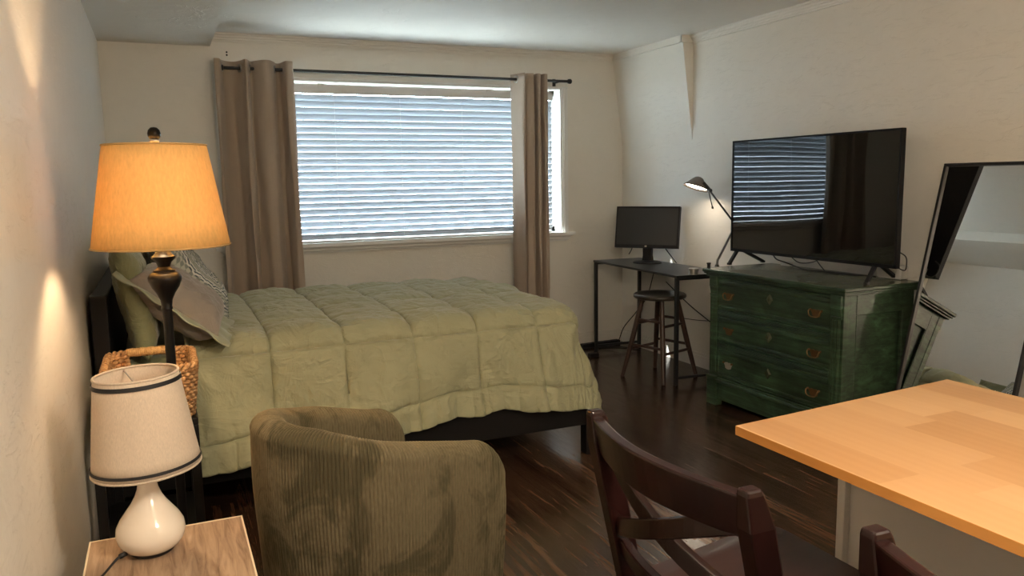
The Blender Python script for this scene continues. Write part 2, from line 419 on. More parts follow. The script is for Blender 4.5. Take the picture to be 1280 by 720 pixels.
# window: casing, sill, apron, sash, glass
w = bpy.data.objects.new('window_1', None); C.objects.link(w); w.location = (1.74, YW, OZ0); struct(w)
def wpart(b, name, mat):
    o = b.build(name, mat, w); o.location = (-1.74, -YW, -OZ0); return o
b = MB()
cw = .070
for x0, x1 in ((OX0 - cw, OX0), (OX1, OX1 + cw)):
    b.box(x0, x1, YW - .012, YW, OZ0, OZ1 + .02)
    b.box(x0 + .012, x1 - .012, YW - .020, YW, OZ0, OZ1 + .02, .004)
    b.box(x0 + .028, x1 - .028, YW - .026, YW, OZ0, OZ1 + .02, .004)
b.box(OX0 - cw, OX1 + cw, YW - .012, YW, OZ1, OZ1 + .022); b.box(OX0 - cw, OX1 + cw, YW - .020, YW, OZ1 + .006, OZ1 + .022, .004)
wpart(b, 'window_casing', M['casing'])
b = MB(); b.prism([(OX0 - .118, YW - .052), (OX1 + .118, YW - .052), (OX1 + .118, YW), (OX1, YW), (OX1, YW + .12), (OX0, YW + .12), (OX0, YW), (OX0 - .118, YW)], 'z', OZ0 - .022, OZ0)
wpart(b, 'window_sill', M['casing'])
b = MB()
prof = [(0, -.074), (.014, -.074), (.018, -.062), (.030, -.054), (.034, -.040), (.050, -.026), (.050, -.022), (0, -.022)]
pa, pb = OX0 - .10, OX1 + .10
ra = []
for x, sg in ((pa, 1), (pb, -1)):
    ra.append([(x + sg * (.050 - u) * 1.3, YW - u, OZ0 + v) for u, v in prof])
b.loft(ra); wpart(b, 'window_apron', M['casing'])
b = MB()
for x0, x1, z0, z1 in ((OX0, OX0 + .045, OZ0, OZ1), (OX1 - .045, OX1, OZ0, OZ1), (OX0, OX1, OZ0, OZ0 + .045), (OX0, OX1, OZ1 - .045, OZ1)):
    b.box(x0, x1, YW + .10, YW + .14, z0, z1, .003)
wpart(b, 'window_frame', M['casing'])
b = MB(); b.box(OX0 + .04, OX1 - .04, YW + .118, YW + .122, OZ0 + .04, OZ1 - .04); wpart(b, 'glass_pane', M['glass'])

# small screw pair in the wall over the curtain
b = MB()
for z in (2.303, 2.285): b.lathe([(.0, 0), (.006, 0), (.006, .004), (.0, .005)], 10)
b = MB()
for z in (2.302, 2.283):
    b.loft([[(.496 + r * math.cos(k * PI / 5), YW - y, z + r * math.sin(k * PI / 5)) for k in range(10)] for r, y in ((.006, .0005), (.006, .004), (.003, .006))])
tag(b.build('wall_screw', M['black']), 'pair of small dark screws in the wall above the left curtain', 'screw')

# ------------------------------------------------------------------ blind
bl = thing('window_blind', 'white horizontal slat blind lowered over the wide window', 'window blind', (1.715, YW + .014, OZ0))
BX0, BX1 = .475, 2.968
def rel(o, root): o.location = -V(root.location) if root.rotation_euler.z == 0 else o.location; return o
b = MB(); b.box(BX0, BX1, YW + .005, YW + .062, 2.055, 2.112, .004); b.box(BX0 - .004, BX1 + .004, YW + .001, YW + .006, 2.045, 2.098, .002)
rel(b.build('headrail', M['headrail'], bl), bl)
b = MB()
PITCH, NS, TILT, SW = .0452, 23, math.radians(-60), .0485
for i in range(NS):
    z = 1.022 + i * PITCH
    tl = TILT + random.uniform(-.03, .03)
    ya = YW + .014 - SW / 2 * math.cos(tl); za = z - SW / 2 * math.sin(tl)
    yb = YW + .014 + SW / 2 * math.cos(tl); zb = z + SW / 2 * math.sin(tl)
    n = V((0, -math.sin(tl), math.cos(tl)))
    cs = []
    for k in range(5):
        u = k / 4; p = V((0, ya + (yb - ya) * u, za + (zb - za) * u)) + n * (.003 * math.sin(PI * u)); cs.append(p)
    sec = [p + n * .0014 for p in cs] + [p - n * .0014 for p in reversed(cs)]
    sag = random.uniform(-.001, .001)
    b.loft([[(x, p.y, p.z + sg) for p in sec] for x, sg in ((BX0, 0), ((BX0 + BX1) / 2, sag), (BX1, 0))])
rel(b.build('slat_panel', M['slat'], bl), bl)
b = MB(); b.box(BX0, BX1, YW + .015, YW + .055, OZ0 + .002, OZ0 + .016, .003); rel(b.build('bottom_rail', M['headrail'], bl), bl)
for x in (.72, 1.21, 1.70, 2.19, 2.72):
    b = MB(); b.tube([(x, YW + .006, OZ0 + .014), (x, YW + .006, 2.06)], .0012, 5); rel(b.build('ladder_cord', M['cordwhite'], bl), bl)
for x in (1.12, 2.42):
    b = MB(); b.box(x - .022, x + .022, YW - .004, YW + .02, 2.096, 2.116, .002); rel(b.build('mounting_clip', M['headrail'], bl), bl)
b = MB(); b.tube([(2.895, YW - .010, 2.07), (2.90, YW - .010, 1.25)], .004, 6); rel(b.build('tilt_wand', M['headrail'], bl), bl)

# ------------------------------------------------------------------ curtain rod + curtains
RY, RZ = YW - .125, 2.182
rd = thing('curtain_rod', 'thin black curtain rod with round end caps above the window', 'curtain rod', (1.77, RY, RZ))
b = MB(); b.tube([(.455 - 1.77, 0, 0), (3.05 - 1.77, 0, 0)], .0105, 14); b.build('rod', M['black'], rd, 40)
for x, s in ((.455, -1), (3.05, 1)):
    b = MB(); b.loft([[(x - 1.77 + s * a, r * math.cos(k * PI / 8), r * math.sin(k * PI / 8)) for k in range(16)] for a, r in ((-.004, .0105), (0, .018), (.02, .020), (.028, .014), (.03, .004))])
    b.build('finial', M['black'], rd, 40)
for x in (.445, 2.985):
    b = MB(); b.box(x - 1.777, x - 1.763, 0, .125, -.006, .006); b.box(x - 1.783, x - 1.757, .119, .125, -.035, .03); b.build('bracket', M['black'], rd)

def curtain(name, label, path, ztop, zbot, amp_bot=1.0):
    """path: list of (x, y offset) control points seen from above, rod runs through it"""
    pts = bez([(x, y * (1.15 if y > 0 else 1.5), 0) for x, y in path], 12)
    cx = sum(p.x for p in pts) / len(pts)
    root = thing(name, label, 'curtain', (cx, RY, zbot))
    nz = 70
    b = MB(); n = len(pts)
    def f(i, j):
        u = j / (nz - 1); z = zbot + (ztop - zbot) * u; p = pts[i]
        k = 1 - u
        wob = .006 * math.sin(i * .31 + z * 2.1) * k + .004 * math.sin(i * .13 + 5 * z)
        return (p.x - cx + wob + (p.x - cx) * .03 * math.sin(2.2 * k), p.y * (1 - .15 * k) + wob * .8, z - zbot)
    b.grid(n, nz, f)
    o = b.build('cloth', M['curtain'], root, True)
    md = o.modifiers.new('t', 'SOLIDIFY'); md.thickness = .0025
    # hem band at the bottom is the same cloth; grommets on the folds that cross the rod
    prev = None; gx = []
    for i in range(1, n):
        if pts[i - 1].y * pts[i].y <= 0 and (not gx or abs(pts[i].x - gx[-1][0]) > .02):
            d = pts[i] - pts[i - 1]; gx.append((pts[i].x, math.atan2(d.y, d.x)))
    for x, a in gx:
        g = MB()
        for rr, th in ((.024, .005),):
            ring = []
            for k in range(24):
                c_, s_ = math.cos(2 * PI * k / 24), math.sin(2 * PI * k / 24)
                ring.append(V((rr * c_ * math.cos(a), rr * c_ * math.sin(a), rr * s_)))
            g.tube([p + V((x - cx, 0, RZ - zbot)) for p in ring], th, 6, closed=True)
        g.build('grommet', M['steel'], root, True)
    return root
# left panel: soft waves, hung wide;  right panel: bunched tight
curtain('curtain', 'wide taupe linen curtain hanging left of the blind in soft folds',
        [(.40 + (x_ - .412) * .956, y_) for x_, y_ in [(.412, -.045), (.425, -.05), (.44, -.045), (.47, .012), (.52, .05), (.555, .045), (.585, -.01), (.605, -.052), (.63, -.045), (.655, .01), (.685, -.02), (.73, -.052), (.78, -.05), (.815, -.005), (.83, .04), (.86, .045), (.875, .0), (.885, -.05), (.915, -.055), (.935, -.045)]],
        2.232, .03)
curtain('curtain', 'narrow bunched taupe curtain at the right end of the rod',
        [(2.577 + (x_ - 2.612) * .90, y_ * .9) for x_, y_ in [(2.612, .06), (2.632, .0), (2.655, -.062), (2.668, -.066), (2.676, -.02), (2.686, -.02), (2.70, -.052), (2.745, -.06), (2.765, -.052), (2.768, .0), (2.775, .04), (2.785, .0), (2.795, -.055), (2.825, -.058), (2.83, .0), (2.84, .03), (2.845, -.0), (2.86, -.055), (2.885, -.056), (2.895, -.05)]],
        2.222, .03)

# ------------------------------------------------------------------ bed
BXH, BXF, BYN, BYF = -.20, 1.95, 3.44, 4.98
bed = thing('bed', 'black bed frame with tall headboard against the left wall', 'bed', (.87, 4.21, 0))
def bp(b, name, mat, smooth=None): o = b.build(name, mat, bed, smooth); o.location = (-.87, -4.21, 0); return o
b = MB(); b.box(-.262, -.212, BYN + .03, BYF - .03, .45, .95, .004); b.box(-.268, -.206, BYN + .02, BYF - .02, .94, .985, .006); bp(b, 'headboard', M['bedblack'])
for y in (BYN - .035, BYF - .025):
    b = MB(); b.box(-.268, -.208, y, y + .06, 0, .99, .004); bp(b, 'headboard_post', M['bedblack'])
for y in (BYN, BYF - .03):
    b = MB(); b.box(-.21, BXF + .03, y, y + .03, .16, .32, .004); bp(b, 'side_rail', M['bedblack'])
b = MB(); b.box(BXF, BXF + .03, BYN, BYF, .16, .32, .004); bp(b, 'foot_rail', M['bedblack'])
for x, y in ((BXF - .03, BYN - .005), (BXF - .03, BYF - .055), (.85, BYN + .7)):
    b = MB(); b.box(x, x + .06, y, y + .06, 0, .30, .003); bp(b, 'leg', M['bedblack'])
b = MB(); b.box(-.19, BXF - .045, BYN + .06, BYF - .04, .20, .44, .05, seg=3); bp(b, 'box_spring', M['bedcloth'])
b = MB(); b.box(-.19, BXF - .05, BYN + .055, BYF - .03, .44, .70, .07, seg=4); bp(b, 'mattress', M['greencloth'], 40)
b = MB()
def dust(i, j):
    u = i / 40; v = j / 6
    x = -.15 + u * 1.95
    sag = .075 * max(0, math.sin(PI * min(1, max(0, (x - .35) / 1.25)))) ** .7
    return (x, BYN + .045 + v * .5, .205 - sag * (1 - .55 * v) - .012 * math.sin(x * 9) * (1 - v))
b.grid(41, 7, dust); o = bp(b, 'dust_cover', M['dustcloth'], True); o.modifiers.new('t', 'SOLIDIFY').thickness = .003

# comforter: cloth laid over the mattress, hanging on three sides
from mathutils import noise as mn
def fbm(p, s, o=4): 
    a = 0; amp = 1
    for k in range(o): a += amp * mn.noise(V(p) * s * (2 ** k)); amp *= .5
    return a
TX0, TX1, TY0, TY1, TZ, RR = .06, 1.93, 3.47, 4.99, .745, .11
def drape(s, tt):
    """s along the bed from head edge, tt across from near hem (negative = hanging)"""
    x = min(s, TX1 - RR); a = max(0, s - (TX1 - RR))
    y = min(max(tt, TY0 + RR), TY1 - RR)
    bq = 0; sy = 0
    if tt < TY0 + RR: bq = TY0 + RR - tt; sy = -1
    if tt > TY1 - RR: bq = tt - (TY1 - RR); sy = 1
    if a == 0 and bq == 0: return V((x, y, TZ)), V((0, 0, 1)), 0
    p = 3.2
    d = (a ** p + bq ** p) ** (1 / p)
    h = math.hypot(a, bq); dx, dy = a / h, sy * bq / h
    arc = RR * PI / 2
    if d < arc:
        th = d / RR; out = RR * math.sin(th); dz = RR * (1 - math.cos(th)); nn = V((dx * math.sin(th), dy * math.sin(th), math.cos(th)))
    else:
        e = d - arc; out = RR + .17 * e + .10 * e * e; dz = RR + e * .985; nn = V((dx * .97, dy * .97, .2))
    q = V((x + dx * out, y + dy * out, TZ - dz))
    return q, nn, d
S0, S1 = TX0, TX1 + .44
T0, T1 = TY0 - .44, TY1 + .42
NU, NV = 330, 340
Q = .318
def comf(i, j):
    u = i / (NU - 1); v = j / (NV - 1)
    s = S0 + (S1 - S0) * u; tt = T0 + (T1 - T0) * v
    p, n, d = drape(s, tt)
    # quilting: pillowed squares with pinched seams, loose border below the last seam
    qs = (s - .08) / Q; qt = (tt - (T0 + .115)) / Q
    if qt < 0: ct = 0.42 + .4 * abs(math.sin(PI * (tt - T0) / .115))
    else: ct = abs(math.sin(PI * qt))
    cs = abs(math.sin(PI * qs)) if s < S1 - .09 else .55
    hang = sm(.12, .35, d)
    puff = (ct ** .38) * (cs ** .42)
    k = .030 - .010 * hang
    # crown towards the middle of the bed
    mid = math.sin(PI * max(0, min(1, (tt - TY0) / (TY1 - TY0)))) ** .7 * sm(-.2, .5, s) * (1 - .3 * sm(1.3, 2.0, s))
    P3 = (s * 1.0, tt * 1.0, 0)
    w1 = fbm((s * 1.0, tt * 1.6, 3), 3.2)
    w2 = abs(fbm((s * 2.2 + tt * 1.2, tt * .9 - s * .5, 9), 4.5, 3))
    w3 = fbm((s * 5.0, tt * 1.3, 5), 3.0, 3)
    seam = 0
    if qt > -.02: seam = math.exp(-((qt - round(qt)) * Q / .009) ** 2)
    if s < S1 - .12: seam = max(seam, math.exp(-((qs - round(qs)) * Q / .009) ** 2))
    pk = .5 + .5 * math.sin((s if abs(qt - round(qt)) < abs(qs - round(qs)) else tt) * 120)
    dis = -.012 * seam * (.7 + .3 * pk) + k * puff + .010 * w1 - .012 * (w2 ** .7) * (1 - .3 * hang) + .010 * w3 * hang
    q = p + n * dis
    q.z += .022 * mid
    if hang > 0:
        # vertical folds and an uneven hem
        edge = sm(.30, .55, d)
        fade = 1 - sm(TX1 - RR - .14, TX1 - RR, s)
        if tt < TY0 + RR and s < TX1 - RR:
            hang *= fade; edge *= fade
            hl = -.055 * sm(.55, .0, s) + .045 * sm(.75, 1.25, s) - .035 * sm(1.55, 1.75, s) - .03 * math.exp(-((s - .80) / .10) ** 2)
            q.z += hang * hl * .9
            q.y -= hang * .025 * math.sin(s * 7.3 + 1.2) + edge * .018 * math.sin(s * 19 + 2 * math.sin(s * 5))
            # gathered bit below the last seam
            if qt < .15: q.y -= .014 * abs(math.sin(s * 31 + 3 * math.sin(s * 4))) * edge; q.z += .010 * math.sin(s * 23) * edge
        elif s > TX1 - RR:
            a2 = math.atan2(tt - TY0, s - TX1)
            fin = sm(TX1 - RR, TX1 - RR + .22, s)
            q.x += fin * (hang * .03 * math.sin(tt * 8 + 1) + edge * .012 * math.sin(tt * 21))
    return q
b = MB(); b.grid(NU, NV, comf)
o = b.build('comforter', M['comfort'], None, True)
tag(o, 'quilted sage green comforter spread over the bed and hanging to its rails', 'comforter')
md = o.modifiers.new('t', 'SOLIDIFY'); md.thickness = .008; md.offset = -1

# pillows -------------------------------------------------------------
def pillow(name, label, c, ex, ey, w, h, th, mat, flange=0.0, fmat=None, uv=False, sag=0.0, pin=.12, group=None):
    """c centre; ex, ey edge directions in the pillow's plane; th thickness at the middle"""
    c = V(c); ex = V(ex).normalized(); nz = ex.cross(V(ey)).normalized(); ey = nz.cross(ex)
    root = thing(name, label, 'pillow', c, 0, group); N = 46
    def front(sgn):
        def f(i, j):
            u = i / (N - 1) * 2 - 1; v = j / (N - 1) * 2 - 1
            e = max(0, (1 - u ** 4)) ** .55 * max(0, (1 - v ** 4)) ** .55
            px = u * w / 2 * (1 - pin * (1 - abs(u) ** 3) * 0 - .055 * (1 - v * v) * abs(u) ** 2)
            py = v * h / 2 * (1 - .055 * (1 - u * u) * abs(v) ** 2)
            wr = (.012 * fbm((u * 1.3, v * 1.3, c.y * 3 + sgn), 1.7) + .006 * abs(fbm((u * 3 + v, v * 2, 3 + c.x), 2.0))) * min(1, e * 2)
            z = sgn * (e * th / 2) + wr
            droop = -sag * (v * .5 + .5) ** 2
            return ex * px + ey * py + nz * (z) + V((0, 0, droop))
        return f
    b = MB(); uvf = (lambda i, j: (i / (N - 1), j / (N - 1))) if uv else None
    b.grid(N, N, front(1), uvf=uvf); b.grid(N, N, front(-1), uvf=uvf)
    bmesh.ops.remove_doubles(b.bm, verts=b.bm.verts, dist=.0005)
    b.build('cushion', mat, root, True)
    if flange:
        b = MB(); n = 40
        def per(f_, r):
            k = f_ * 4; sd = int(k) % 4; q = k - int(k)
            cx, cy = [(-1 + 2 * q, -1), (1, -1 + 2 * q), (1 - 2 * q, 1), (-1, 1 - 2 * q)][sd]
            return cx * (w / 2 + r), cy * (h / 2 + r)
        def fl(i, j):
            x, y = per(i / (4 * n), -.02 + (flange + .02) * j / 4)
            return ex * x * .985 + ey * y * .985 + nz * (.006 * math.sin(i * .55) * (j / 4)) 
        b.grid(4 * n, 5, fl, True)
        f_ = b.build('flange', fmat, root, True); f_.modifiers.new('t', 'SOLIDIFY').thickness = .004
        f_['label'] = 'flat sage green border of the sham'
    return root
pillow('pillow', 'plain sage green pillow propped against the headboard behind the grey sham', (-.115, 3.70, .95), (0, 1, 0), (-.17, 0, 1), .62, .48, .13, M["greencloth"])
pillow('pillow', 'plain sage green pillow against the headboard at the far side of the bed', (-.115, 4.50, .95), (0, 1, 0), (-.17, 0, 1), .62, .46, .13, M["greencloth"])
pillow('pillow', 'taupe grey pillow sham with a sage green border, nearest the floor lamp', (.055, 3.60, .928), (.12, .98, .03), (-.78, .10, .62), .43, .40, .19, M['greycloth'], .058, M['flange'])
pp = pillow('pillow', 'round patterned pillow printed with a mandala behind the grey sham', (.115, 4.15, .985), (.04, 1, 0), (-.60, 0, .80), .58, .52, .15, M['mandala'], uv=True)
for k in range(9):
    b = MB(); b.lathe([(.001, -.011), (.008, -.008), (.011, 0), (.008, .008), (.001, .011)], 10)
    v_ = -.24 + k * .06
    q = V((-.62, 0, .78)).normalized()
    o = b.build('pom_pom', M['pom'], pp, True); o.location = V((.06, 1, 0)).normalized() * (-.30 + k * .075) - q * .255
pillow('pillow', 'patterned white pillow at the far side behind the other pillows', (.06, 4.74, .93), (.0, 1, 0), (-.7, 0, .72), .44, .42, .14, M['mandala'], uv=True)

# ------------------------------------------------------------------ black end table + basket
et = thing('end_table', 'black end table beside the bed with a wicker basket on it', 'table', (-.09, 3.05, 0))
b = MB(); b.box(-.165, .165, -.20, .20, .59, .615, .004); b.build('tabletop', M['bedblack'], et)
for sx in (-1, 1):
    for sy in (-1, 1):
        b = MB(); b.box(sx * .15 - .015, sx * .15 + .015, sy * .185 - .015, sy * .185 + .015, 0, .59, .002); b.build('leg', M['bedblack'], et)
b = MB(); b.box(-.15, .15, -.185, .185, .20, .218, .003); b.build('shelf', M['bedblack'], et)

def basket(name, label, loc, hx, hy, H, r, taper, mat, ropemat, strands, handles=True, rs=.0085, stakes=44):
    root = thing(name, label, 'basket', loc)
    def path(f_, grow, rx):
        """rounded rectangle, f_ 0..1"""
        a, c_ = hx * grow, hy * grow
        L = [(2 * (a - rx)), rx * PI / 2, 2 * (c_ - rx), rx * PI / 2] * 2; T = sum(L); d = (f_ % 1) * T
        segs = [((-1, -1), 0), ((1, -1), 1), ((1, -1), 2), ((1, 1), 3), ((1, 1), 4), ((-1, 1), 5), ((-1, 1), 6), ((-1, -1), 7)]
        k = 0
        while d > L[k] and k < 7: d -= L[k]; k += 1
        A, B = a - rx, c_ - rx
        if k == 0: return V((-A + d, -c_, 0)), V((0, -1, 0))
        if k == 2: return V((a, -B + d, 0)), V((1, 0, 0))
        if k == 4: return V((A - d, c_, 0)), V((0, 1, 0))
        if k == 6: return V((-a, B - d, 0)), V((-1, 0, 0))
        th = {1: -PI / 2, 3: 0, 5: PI / 2, 7: PI}[k] + d / rx
        cx, cy = {1: (A, -B), 3: (A, B), 5: (-A, B), 7: (-A, -B)}[k]
        n_ = V((math.cos(th), math.sin(th), 0)); return V((cx, cy, 0)) + n_ * rx, n_
    b = MB(); n = stakes * 4
    for s_ in range(strands):
        z = .008 + (H - .016) * s_ / (strands - 1); g = 1 - taper * (1 - z / H)
        def P(k):
            p, nn = path(k / n, g, r); return p + nn * (.006 * math.sin(PI * k / 2 + PI * s_) + random.uniform(-.0012, .0012)) + V((0, 0, z + random.uniform(-.001, .001)))
        pts = [P(k) for k in range(n)]
        gap = handles and s_ >= strands - 6 and s_ < strands - 1
        if gap or (handles and s_ == strands - 1):
            cut = []; cur = []
            for k, p in enumerate(pts):
                if abs(p.x) < hx * .50 and abs(abs(p.y) - hy * g) < .03:
                    if len(cur) > 1: cut.append(cur)
                    cur = []
                else: cur.append(p)
            if len(cur) > 1: cut.append(cur)
            for c_ in cut: b.tube(c_, rs, 6)
        else: b.tube(pts, rs, 6, closed=True)
    b.build('woven_body', mat, root, True)
    b = MB(); b.box(-hx * (1 - taper) + .012, hx * (1 - taper) - .012, -hy * (1 - taper) + .012, hy * (1 - taper) - .012, .002, .008); b.build('bottom', mat, root)
    b = MB(); n = 160
    for ph in (0, PI):
        pts = []
        for k in range(n):
            p, nn = path(k / n, 1.0, r); a = 2 * PI * k / n * 26 + ph
            pts.append(p + nn * (.007 * math.cos(a)) + V((0, 0, H + .006 + .007 * math.sin(a))))
        b.tube(pts, .0075, 6, closed=True)
    b.build('rim', mat, root, True)
    if handles:
        for sy in (-1, 1):
            b = MB(); m = 150; pts = []; rad = []
            for k in range(m):
                u = k / (m - 1); a = u * 2 * PI * 22
                pts.append(V((-hx * .55 + u * hx * 1.1, sy * hy + .010 * math.cos(a), H + .007 + .012 * math.sin(a)))); rad.append(.0055)
            b.tube(pts, rad, 6); b.tube([(-hx * .56, sy * hy, H + .006), (hx * .56, sy * hy, H + .006)], .011, 8)
            b.build('handle', ropemat, root, True)
    return root
basket('wicker_basket', 'tan wicker basket with wrapped handles on the black end table', (-.063, 3.00, .616), .140, .172, .178, .05, .14, M['wicker'], M['rope'], 13)

# ------------------------------------------------------------------ floor lamp
fl = thing('floor_lamp', 'tall dark floor lamp with a lit golden drum shade', 'lamp', (.003, 2.50, 0))
b = MB(); b.lathe([(.0, 0), (.125, 0), (.128, .008), (.12, .018), (.06, .03), (.03, .045), (.018, .07), (.0, .07)], 48); b.build('base', M['lampmetal'], fl, 40)
b = MB(); b.lathe([(.0, .06), (.0135, .06), (.0135, .55), (.0155, .552), (.0155, .562), (.0135, .564), (.0135, 1.045), (.016, 1.047), (.016, 1.052), (.0145, 1.056), (.017, 1.075), (.026, 1.095), (.038, 1.113), (.0455, 1.132), (.046, 1.142), (.040, 1.152), (.030, 1.157), (.030, 1.162), (.0235, 1.164), (.0165, 1.172), (.021, 1.185), (.032, 1.196), (.033, 1.202), (.026, 1.206), (.021, 1.214), (.015, 1.225), (.013, 1.232), (.0, 1.232)], 40); b.build('pole', M['lampmetal'], fl, 40)
b = MB(); b.tube([(0, 0, 1.225), (0, 0, 1.30)], .014, 16); b.build('socket', M['brass'], fl, 40)
b = MB()
for s_ in (-1, 1): b.tube(bez([(s_ * .012, 0, 1.235), (s_ * .05, 0, 1.30), (s_ * .05, 0, 1.42), (s_ * .02, 0, 1.495), (0, 0, 1.512)], 6), .0025, 6)
b.build('harp', M['brass'], fl, True)
b = MB(); n = 64
RB, RT, ZB, ZT = .186, .1375, 1.232, 1.518
b.lathe([(RB, ZB), (RB * .75 + RT * .25, ZB * .75 + ZT * .25), (RB * .5 + RT * .5, (ZB + ZT) / 2), (RT * .75 + RB * .25, ZT * .75 + ZB * .25), (RT, ZT)], n, cap=False)
sh = b.build('lamp_shade', M['shade'], fl, True); sh.modifiers.new('t', 'SOLIDIFY').thickness = .0015
b = MB()
for r_, z_ in ((RB, ZB), (RT, ZT)):
    b = MB(); b.tube([(r_ * math.cos(2 * PI * k / n), r_ * math.sin(2 * PI * k / n), z_) for k in range(n)], .0028, 6, closed=True)
    b.build('shade_trim', M['shadetrim'], sh, True)
b = MB()
for k in range(3):
    a = 2 * PI * k / 3 + .5; b.tube([(0, 0, 1.512), (RT * math.cos(a), RT * math.sin(a), 1.514)], .002, 5)
b.build('spider', M['brass'], sh)
b = MB(); b.lathe([(.0, 1.512), (.010, 1.513), (.012, 1.518), (.008, 1.524), (.011, 1.527), (.014, 1.532), (.011, 1.536), (.0, 1.536)], 20); b.build('finial_neck', M['steel'], fl, True)
b = MB(); b.lathe([(.0, 1.532), (.010, 1.534), (.0165, 1.542), (.018, 1.551), (.0155, 1.561), (.009, 1.568), (.0, 1.5695)], 24); b.build('finial', M['knob'], fl, True)
b = MB(); b.lathe([(.0, 1.30), (.012, 1.302), (.016, 1.325), (.029, 1.355), (.030, 1.375), (.02, 1.395), (.0, 1.402)], 24); bu = b.build('bulb', M['bulb'], fl, True)
bu.visible_shadow = True

# ------------------------------------------------------------------ light wood nightstand + white lamp
ns = thing('nightstand', 'light oak laminate nightstand against the left wall, white lamp on top', 'nightstand', (-.035, 1.925, 0))
b = MB(); b.box(-.175, .178, -.20, .205, .508, .530, .001); b.build('top', M['oak'], ns)
b = MB()
for a in ((-.178, .181, .205, .209), (-.178, .181, -.204, -.20)): b.box(a[0], a[1], a[2], a[3], .507, .5312)
for a in ((.178, .182), (-.179, -.175)): b.box(a[0], a[1], -.204, .209, .507, .5312)
b.build('edge_band', M['oakedge'], ns)
for x in (-.170, .155):
    b = MB(); b.box(x, x + .018, -.19, .195, 0, .508, .001); b.build('side_panel', M['oak'], ns)
b = MB(); b.box(-.152, .155, .18, .195, .04, .508); b.build('back_panel', M['oak'], ns)
for z in (.06, .27):
    b = MB(); b.box(-.152, .155, -.185, .18, z, z + .018, .001); b.build('shelf', M['oak'], ns)
b = MB(); b.box(-.15, .153, -.198, -.182, .30, .495, .002); dr = b.build('drawer', M['oak'], ns)
b = MB(); b.tube([(-.04, -.20, .40), (-.04, -.225, .40), (.04, -.225, .40), (.04, -.20, .40)], .004, 6); b.build('handle', M['gunmetal'], dr)

tl = thing('table_lamp', 'unlit cream teardrop table lamp with black-trimmed shade on the oak nightstand', 'lamp', (-.070, 2.015, .5312), 0)
b = MB(); b.lathe([(.0, 0), (.046, 0), (.049, .003), (.050, .008), (.0, .008)], 40); b.build('foot_ring', M['ribbon'], tl, 40)
b = MB(); b.lathe([(.0, .007), (.048, .007), (.062, .016), (.073, .032), (.0775, .050), (.075, .068), (.066, .086), (.053, .104), (.040, .122), (.030, .140), (.0235, .158), (.0205, .176), (.020, .19), (.0, .19)], 56); b.build('base', M['ceramic'], tl, True)
b = MB(); b.tube([(0, 0, .19), (0, 0, .235)], .012, 14); b.build('socket', M['ceramic'], tl)
tiltM = Matrix.Rotation(math.radians(-2.2), 4, 'Y')
SB, ST, z0, z1 = .121, .0925, .212, .437
def tz(p): return tiltM @ (V(p) - V((0, 0, .3))) + V((0, 0, .3))
def ringat(z, dr=0):
    r_ = SB + (ST - SB) * (z - z0) / (z1 - z0) + dr
    return [tz((r_ * math.cos(2 * PI * k / 56), r_ * math.sin(2 * PI * k / 56), z)) for k in range(56)]
b = MB(); b.loft([ringat(z0 + (z1 - z0) * k / 6) for k in range(7)], cap=False)
ws = b.build('lamp_shade', M['whiteshade'], tl, True); ws.modifiers.new('t', 'SOLIDIFY').thickness = .002
for z_ in (z0, z1):
    b = MB(); b.tube(ringat(z_, -.001), .003, 6, closed=True); b.build('rim', M['whiteshade'], ws, True)
for za, zb in ((z0 + .010, z0 + .0165), (z1 - .0195, z1 - .010)):
    b = MB(); b.loft([ringat(za, .0012), ringat(za, .0028), ringat(zb, .0028), ringat(zb, .0012), ringat(za, .0012)], cap=False)
    b.build('ribbon_trim', M['ribbon'], ws, 40)
b = MB()
for k in range(3):
    a = 2 * PI * k / 3 + 1.9; b.tube([tz((0, 0, z1 - .03)), tz((ST * .97 * math.cos(a), ST * .97 * math.sin(a), z1 - .006))], .0018, 5)
b.build('spider', M['steel'], ws)
b = MB(); b.tube([(0, 0, .235), (0, 0, z1 - .028)], .0018, 5)
b.build('harp', M['steel'], tl)
b = MB()
b.tube(bez([(-.0585, -.038, .020), (-.075, -.052, .016), (-.10, -.09, .0035), (-.122, -.14, .0035), (-.136, -.19, .0035), (-.146, -.215, .004), (-.1535, -.228, -.012), (-.155, -.235, -.06), (-.155, -.235, -.3), (-.16, -.24, -.525)], 8), .0028, 7)
b.tube([(-.055, -.036, .020), (-.068, -.046, .019)], .006, 8)
b.build('cord', M['cord'], tl, True)

# ------------------------------------------------------------------ corduroy barrel chair
ac = thing('armchair', 'olive corduroy barrel armchair seen from behind, in front of the bed', 'armchair', (.49, 2.25, 0), math.radians(20))
W2, Lst, TH = .300, .315, .100
rc = W2
total = 2 * Lst + PI * rc
NR = 150; SUB = 6; NUc = NR * SUB + 1
def plan(d):
    if d < Lst: return V((Lst - d, -W2, 0)), V((0, -1, 0))
    if d < Lst + PI * rc:
        th = -PI / 2 - (d - Lst) / rc
        n_ = V((math.cos(th), math.sin(th), 0)); return n_ * rc, n_
    e = d - Lst - PI * rc; return V((e, W2, 0)), V((0, 1, 0))
HK = [(0, .640), (.12, .660), (.215, .682), (.315, .708), (.42, .728), (.525, .752), (.63, .767), (.79, .768)]
def rimh(e):
    for (a0, h0), (a1, h1) in zip(HK, HK[1:]):
        if e <= a1: t_ = max(0, (e - a0) / (a1 - a0)); return h0 + (h1 - h0) * t_
    return HK[-1][1]
def sect(h, zi):
    """outer bottom, up, over the padded roll, down the inside: (offset inward, z)"""
    P = []; ro = TH / 2
    for k in range(9): P.append((0, .05 + (h - ro - .05) * k / 8))
    for k in range(1, 12):
        a = PI * k / 12; P.append((ro - ro * math.cos(a), h - ro + ro * math.sin(a) * .9))
    for k in range(6): P.append((TH, h - ro + (zi - h + ro) * k / 5))
    return P
nsec = len(sect(.7, .4))
